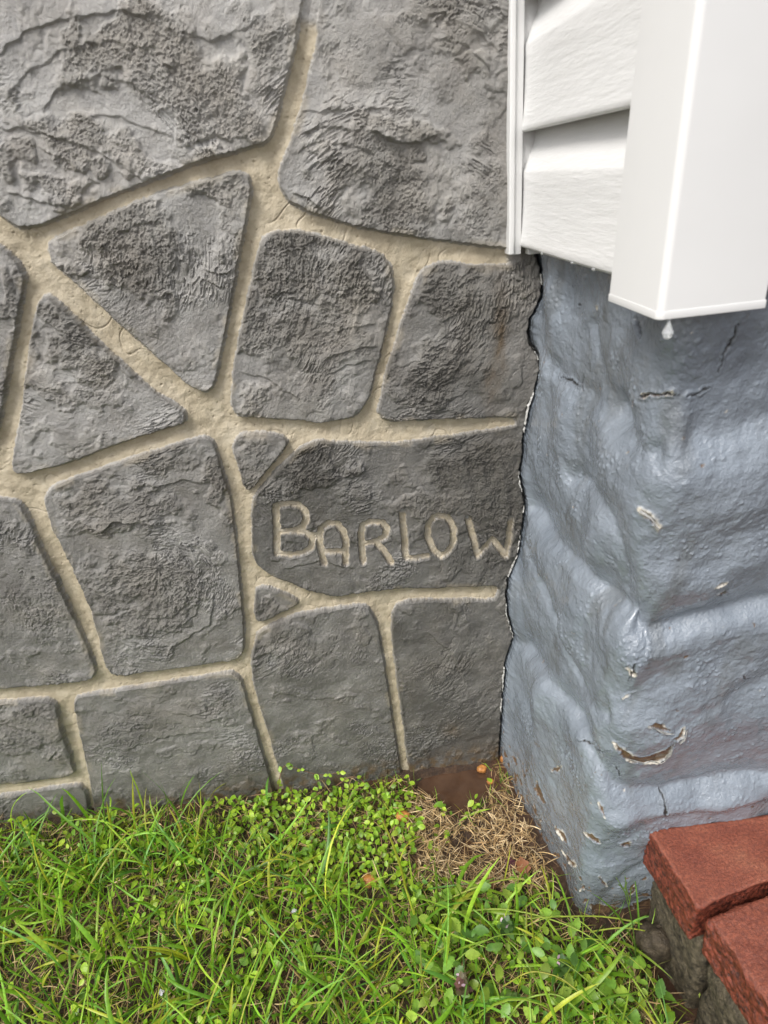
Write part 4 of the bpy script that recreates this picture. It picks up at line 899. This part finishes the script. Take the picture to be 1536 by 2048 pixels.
def leaves(P, N, size, r, colors, aspect=.62, fold=.25, az=None, lobes=0, nseg=6):
    """small oval leaves: position, up-normal, length"""
    n = len(P); az = r.uniform(0, 2 * np.pi, n) if az is None else az
    t = np.linspace(0, 1, nseg + 1); wdt = np.sin(np.pi * t ** .85) ** .8 * .5 * aspect
    if lobes: wdt = wdt * (1 + .16 * np.cos(t * lobes * 2 * np.pi))
    wdt[0] = .03; wdt[-1] = .01
    ref = np.stack([np.cos(az), np.sin(az), 0 * az], -1); d = ref - N * (ref * N).sum(-1, keepdims=True); d /= np.linalg.norm(d, axis=-1, keepdims=True) + 1e-9; s_ = np.cross(N, d)
    curl_ = r.uniform(-.25, .45, n)
    V = np.zeros((n, nseg + 1, 3, 3), np.float32)
    for k_ in range(nseg + 1):
        ctr = P + d * (t[k_] * size)[:, None] - N * (curl_ * size * t[k_] ** 2)[:, None]
        for j, sg in enumerate((-1, 0, 1)):
            V[:, k_, j] = ctr + s_ * (sg * wdt[k_] * size)[:, None] + N * (abs(sg) * fold * wdt[k_] * size)[:, None]
    b = (np.arange(n) * (nseg + 1) * 3)[:, None, None]; i = np.arange(nseg)[None, :, None]; j = np.arange(2)[None, None, :]
    a = b + i * 3 + j; Fc = np.stack([a, a + 1, a + 4, a + 3], -1).reshape(-1, 4)
    cc = colors[:, None, None, :] * np.ones((1, nseg + 1, 3, 1))
    return V.reshape(-1, 3), Fc, cc.reshape(-1, 4)
def upn(r, n, sd=.45):
    v_ = np.stack([r.normal(0, sd, n), r.normal(-.15, sd, n), np.ones(n)], -1); return v_ / np.linalg.norm(v_, axis=-1, keepdims=True)
LEAFC = [(0.281, 0.465, 0.036), (0.332, 0.517, 0.043), (0.230, 0.401, 0.032), (0.396, 0.543, 0.054), (0.166, 0.322, 0.029)]
def leaf_field(n, x0, x1, y0, y1, seed, test, hmax, smin, smax, pal=LEAFC, aspect=.68, lobes=0, stems=True, nseg=6):
    x, y, r = scatter(n, x0, x1, y0, y1, seed); px, py = project(x, y, 0 * x)
    keep = outside_solid(x, y) & test(px, py, x, y, r) & ~((px > 1110) & (py < 1880) & (r.random(n) < .8)); x, y = x[keep], y[keep]; n = len(x)
    hgt = r.uniform(.004, hmax, n); P = np.stack([x, y, ground_z(x, y) + hgt], -1); sz = r.uniform(smin, smax, n)
    parts = [leaves(P, upn(r, n), sz, r, pick(r, n, pal, .2), aspect, .25, None, lobes, nseg)]
    if stems:
        parts.append(blades(x + r.normal(0, .004, n), y + r.normal(0, .004, n), r, hgt * 1.25 + .004, np.full(n, .00045), np.radians(r.normal(70, 14, n).clip(30, 89)), r.normal(.2, .3, n), pick(r, n, [(.16, .22, .05), (.2, .2, .07)], .2), K=3))
    return join(parts)
clo = leaf_field(2200, -.32, .10, -.22, 0, 31, lambda px, py, x, y, r: in_px(PX_CLOV, px, py) | ((r.random(len(px)) < .12)), .024, .006, .0125)
clo2 = leaf_field(4800, -.80, .34, -.52, 0, 32, lambda px, py, x, y, r: ~in_px(PX_STRAW, px, py) & ~in_px(PX_CLOV, px, py) & (fbm(x * 11, y * 11, 2, 520) + r.normal(0, .12, len(px)) > .02), .030, .006, .015)
v, f, c = join([clo, clo2]); tag(link('ground_cover', np_mesh('ground_cover', v, f, c), M_LEAF), 'small round-leaved light green ground cover near the foot of the wall', 'ground cover', kind='stuff')
bl = leaf_field(620, .0, .34, -.55, -.17, 33, lambda px, py, x, y, r: in_px(PX_NETTLE, px, py), .055, .008, .022, [(.17, .33, .05), (.23, .40, .055), (.12, .26, .05), (.33, .47, .07)], .62, 6, True, 14)
v, f, c = bl; tag(link('broad_leaves', np_mesh('broad_leaves', v, f, c), M_LEAF), 'broad toothed green weed leaves massed near the bricks', 'weeds', kind='stuff')
# dead straw
def straw(n, x0, x1, y0, y1, seed, test, hmax=.02, pal=TAN, lmax=.05):
    x, y, r = scatter(n, x0, x1, y0, y1, seed); px, py = project(x, y, 0 * x); keep = outside_solid(x, y) & test(px, py, r); x, y = x[keep], y[keep]; n = len(x)
    el = r.normal(.05, .25, n); L = r.uniform(.010, lmax, n)
    return blades(x, y, r, L, r.uniform(.0003, .0010, n), el, r.normal(.15, .5, n), pick(r, n, pal, .25), K=5, z0=ground_z(x, y) + r.uniform(.001, hmax, n))
st1 = straw(3700, .02, .28, -.25, 0, 41, lambda px, py, r: in_px(PX_STRAW, px, py), .016, TAN, .036)
v, f, c = st1; tag(link('dead_straw', np_mesh('dead_straw', v, f, c), M_STRAW), 'mat of dead tan straw between the puddle and the painted wall', 'straw', kind='stuff')
st2 = straw(8500, -.80, .42, -.52, 0, 42, lambda px, py, r: ~in_px(PX_STRAW, px, py), .012, TAN[:4]); st3 = straw(1500, -1.3, .9, -1.1, -.52, 43, lambda px, py, r: r.random(len(px)) < 1, .012, TAN[:4])
v, f, c = join([st2, st3]); tag(link('dead_grass', np_mesh('dead_grass', v, f, c), M_STRAW), 'dead brown grass stems lying in the lawn', 'dead grass', kind='stuff')

# single plants
def tube(pts, rad, col_, taper=.6, seg=6, sm=5):
    P = np.array(pts, float)
    t0 = np.linspace(0, 1, len(P)); t = np.linspace(0, 1, (len(P) - 1) * sm + 1); 
    Q = np.stack([np.interp(t, t0, P[:, k_]) for k_ in range(3)], -1)
    for _ in range(4): Q[1:-1] = (Q[:-2] + 2 * Q[1:-1] + Q[2:]) / 4
    T = np.gradient(Q, axis=0); T /= np.linalg.norm(T, axis=-1, keepdims=True) + 1e-9
    a = np.cross(T, [.3, .2, .93]); a /= np.linalg.norm(a, axis=-1, keepdims=True) + 1e-9; b = np.cross(T, a)
    rr = rad * (1 - (1 - taper) * t)
    th = np.arange(seg) / seg * 2 * np.pi
    V = Q[:, None] + rr[:, None, None] * (np.cos(th)[None, :, None] * a[:, None] + np.sin(th)[None, :, None] * b[:, None])
    i = np.arange(len(Q) - 1)[:, None]; j = np.arange(seg)[None, :]; jn_ = (j + 1) % seg
    Fc = np.stack([i * seg + j, i * seg + jn_, (i + 1) * seg + jn_, (i + 1) * seg + j], -1).reshape(-1, 4)
    return V.reshape(-1, 3), Fc, np.tile(np.array([*col_, 1.0]), (V.shape[0] * seg, 1)), Q
def air(px, py, y): x, z = on_wall(px, py, y); return (x, y, z)
rv = np.random.default_rng(77)
# bent yellow-green stems arching through the weeds near the bricks
BENT = [([(1120, 2060), (1135, 1960), (1180, 1890), (1240, 1880)], 'pale stem curving up through the leaves close to the concrete'),
        ([(860, 1990), (930, 1900), (1010, 1858), (1075, 1868)], 'slender yellow green stem leaning over the left part of the broad leaves'),
        ([(1330, 2055), (1300, 1960), (1255, 1910), (1190, 1880)], 'yellowish stem arching beside the seed stalk'),
        ([(1000, 2060), (1050, 2000), (1120, 1990), (1170, 2050)], 'short arched stem at the very bottom between the leaves'),
        ([(1420, 2060), (1365, 1950), (1300, 1850), (1200, 1830), (1100, 1832), (1052, 1848)], 'long arching yellow green stem, topmost of those by the painted wall'),
        ([(1330, 2060), (1280, 1985), (1235, 1900), (1160, 1830), (1090, 1828), (1055, 1855)], 'arching yellow green stem bent over in front of the painted wall base'),
        ([(1290, 2060), (1230, 1990), (1150, 1925), (1080, 1895)], 'thick yellow green stem lying diagonally through the broad leaves'),
        ([(1000, 1975), (1060, 1945), (1130, 1950), (1190, 1990), (1250, 2060)], 'low arching pale stem near the bottom of the broad leaves'),
        ([(1180, 1870), (1250, 1858), (1320, 1860), (1325, 1866)], 'pale stem stretching over the dark soil towards the concrete block'),
        ([(880, 1812), (960, 1772), (1040, 1760), (1110, 1790)], 'curved pale stem arching at the edge of the dead straw'),
        ([(890, 1828), (980, 1800), (1080, 1812), (1160, 1850), (1240, 1930), (1300, 2040)], 'long pale stem sweeping from the straw down to the lower edge')]
for pts, lb in BENT:
    n = len(pts); pp = []
    for k_, (px, py) in enumerate(pts):
        lift = .022 + .034 * math.sin(math.pi * (k_ + .3) / n); x, y, z = gpt(px, py, lift); y = min(y, -.02)
        pp.append((x, y, z))
    pp = [tuple(np.array(p) + rv.normal(0, .004, 3)) for p in pp]; V, Fc, cc, Q = tube(pp, rv.uniform(.0008, .0016), (rv.uniform(.28, .40), rv.uniform(.38, .46), .07), .45); o = link('bent_stem', np_mesh('bent_stem', V, Fc, cc), M_LEAF); tag(o, lb, 'stem', 'bent stems in the weeds')
def sprig(name, stem_px, base_y, label, cat, rad=.0008, leafsize=.010, nleaf=8, stemcol=(.28, .16, .10), tip=None, pal=LEAFC, lift=None, spread=.9):
    pts = []
    for k_, (px, py) in enumerate(stem_px):
        pts.append(air(px, py, base_y if not hasattr(base_y, '__len__') else base_y[k_]))
    root = thing(name, label, cat, pts[0])
    V, Fc, cc, Q = tube(pts, rad, stemcol); link('stem', np_mesh('stem', V, Fc, cc), M_LEAF, root)
    idx = np.linspace(len(Q) * .12, len(Q) - 1, nleaf).astype(int)
    for k_, i in enumerate(idx):
        for sg in (0, 1):
            n1 = np.array([[rv.normal(0, .35), -.75, .65 + rv.normal(0, .2)]]); n1 /= np.linalg.norm(n1)
            az = np.array([rv.uniform(0, 6.28)]); v_, f_, c_ = leaves(Q[i][None], n1, np.array([leafsize * rv.uniform(.75, 1.2)]), rv, pick(rv, 1, pal, .15), .66, .25, az)
            link('leaf', np_mesh('leaf', v_, f_, c_), M_LEAF, root)
    return root, Q
sprig('trailing_weed', [(555, 1610), (556, 1570), (566, 1528), (590, 1536), (640, 1552), (680, 1545)], -.018, 'trailing weed sprig with paired round leaves climbing the stone wall below the joint', 'weed', .0007, .0095, 9)
sprig('trailing_weed', [(672, 1572), (700, 1552), (722, 1556), (740, 1580), (790, 1600), (850, 1603), (872, 1612)], -.030, 'low reddish trailing sprig reaching over to the puddle', 'weed', .0008, .0095, 7)
sprig('trailing_weed', [(1000, 1575), (1040, 1590), (1056, 1630), (1054, 1670), (1066, 1720)], (-.05, -.06, -.08, -.10, -.14), 'thin green sprig hanging along the foot of the painted wall over the straw', 'weed', .0008, .016, 4, (.18, .22, .06))
# seed stalk in front of the painted wall
root = thing('seed_stalk', 'thin upright seed stalk with forked green pods in front of the painted wall', 'weed', gpt(1272, 1960))
yS = -.345; V, Fc, cc, Q = tube([air(1272, 1960, yS), air(1271, 1890, yS), air(1262, 1830, yS), air(1250, 1785, yS)], .0009, (.12, .22, .04)); link('stem', np_mesh('stem', V, Fc, cc), M_LEAF, root)
for a, b in (((1250, 1785), (1232, 1755)), ((1252, 1790), (1250, 1752)), ((1258, 1810), (1262, 1775)), ((1246, 1778), (1236, 1768)), ((1258, 1800), (1250, 1770)), ((1247, 1780), (1254, 1764))):
    V, Fc, cc, Q = tube([air(*a, yS), air((a[0] + b[0]) / 2 + 1, (a[1] + b[1]) / 2, yS), air(*b, yS)], .0008, (.15, .25, .05)); link('pod', np_mesh('pod', V, Fc, cc), M_LEAF, root)
# purple dead-nettle flower heads
def nettle(px, py, hgt, label, purple=True):
    x, y, z = gpt(px, py); root = thing('dead_nettle', label, 'wild flower', (x, y, z), 'dead-nettles in the lawn')
    V, Fc, cc, Q = tube([(x, y, z), (x + .003, y + .002, z + hgt * .5), (x + .002, y, z + hgt)], .0012, (.16, .16, .07)); link('stem', np_mesh('stem', V, Fc, cc), M_LEAF, root)
    pal = [(.20, .10, .09), (.16, .085, .08), (.13, .11, .06)] if purple else [(.08, .16, .045), (.10, .19, .05), (.07, .14, .05)]
    for lev in range(4):
        for q_ in range(5):
            az = np.array([q_ * 1.257 + lev * .6 + rv.normal(0, .2)]); dirv = np.array([[math.cos(az[0]) * -.45, math.sin(az[0]) * -.45, .9]]); dirv /= np.linalg.norm(dirv)
            P_ = np.array([[x + .002, y, z + hgt * (.62 + .13 * lev)]]); sz = np.array([.013 - .0016 * lev])
            v_, f_, c_ = leaves(P_, dirv, sz, rv, pick(rv, 1, pal, .2), .75, .2, az, 4, 10); link('leaf', np_mesh('leaf', v_, f_, c_), M_LEAF, root)
    for q_ in range(4):
        az = np.array([rv.uniform(0, 6.28)]); n1 = np.array([[rv.normal(0, .4), -.4, .8]]); n1 /= np.linalg.norm(n1)
        v_, f_, c_ = leaves(np.array([[x + rv.normal(0, .004), y + rv.normal(0, .004), z + hgt * 1.02]]), n1, np.array([.006]), rv, pick(rv, 1, [(.55, .38, .50), (.62, .50, .60)], .1), .5, .3, az); link('petal', np_mesh('petal', v_, f_, c_), M_LEAF, root)
nettle(924, 2010, .062, 'purple brown dead-nettle flower head standing in the lawn')
nettle(1010, 1890, .055, 'green dead-nettle with tiny pale petals among the broad leaves', False)
nettle(1120, 1960, .045, 'leafy green dead-nettle close to the arching stems near the brick', False)
def tiny_flower(px, py, label):
    x, y, z = gpt(px, py, .014); root = thing('speedwell_flower', label, 'wild flower', (x, y, z), 'tiny pale flowers in the lawn')
    for q_ in range(4):
        az = np.array([q_ * 1.57 + .3]); n1 = np.array([[-.1 * math.cos(az[0]), -.3, .93]]); n1 /= np.linalg.norm(n1)
        v_, f_, c_ = leaves(np.array([[x, y, z]]), n1, np.array([.0042]), rv, np.array([[.66, .66, .80, 1]]), .85, .1, az); link('petal', np_mesh('petal', v_, f_, c_), M_LEAF, root)
    V, Fc, cc, Q = tube([(x, y, z - .018), (x + .001, y, z - .008), (x, y, z)], .0005, (.15, .22, .05)); link('stem', np_mesh('stem', V, Fc, cc), M_LEAF, root)
tiny_flower(588, 1822, 'tiny pale blue flower in the lawn below the middle of the wall'); tiny_flower(322, 1985, 'tiny whitish flower low in the lawn, far from the wall')
# fallen leaf by the painted wall
x, y, z = gpt(1050, 1752, .010)
for (dx0, dy0, sz, cc_, lb) in ((0, 0, .026, (.24, .095, .04), 'orange brown dead leaf on the straw beside the painted wall'), (-.018, .012, .020, (.10, .03, .045), 'small dark purple dead leaf on the straw by the painted wall'), (-.045, -.006, .022, (.20, .08, .035), 'rusty dead leaf scrap at the edge of the straw')):
    v_, f_, c_ = leaves(np.array([[x + dx0, y + dy0, z]]), np.array([[.1, -.25, .96]]), np.array([sz]), rv, np.array([[*cc_, 1]]), .8, .3, np.array([rv.uniform(0, 6)]), 3, 14)
    tag(link('dead_leaf', np_mesh('dead_leaf', v_, f_, c_), M_STRAW), lb, 'dead leaf', 'dead leaves on the straw')

for _n in ('stone_wall', 'painted_wall', 'vinyl_siding', 'trim_strip', 'corner_post'): bpy.data.objects[_n]['kind'] = 'thing'
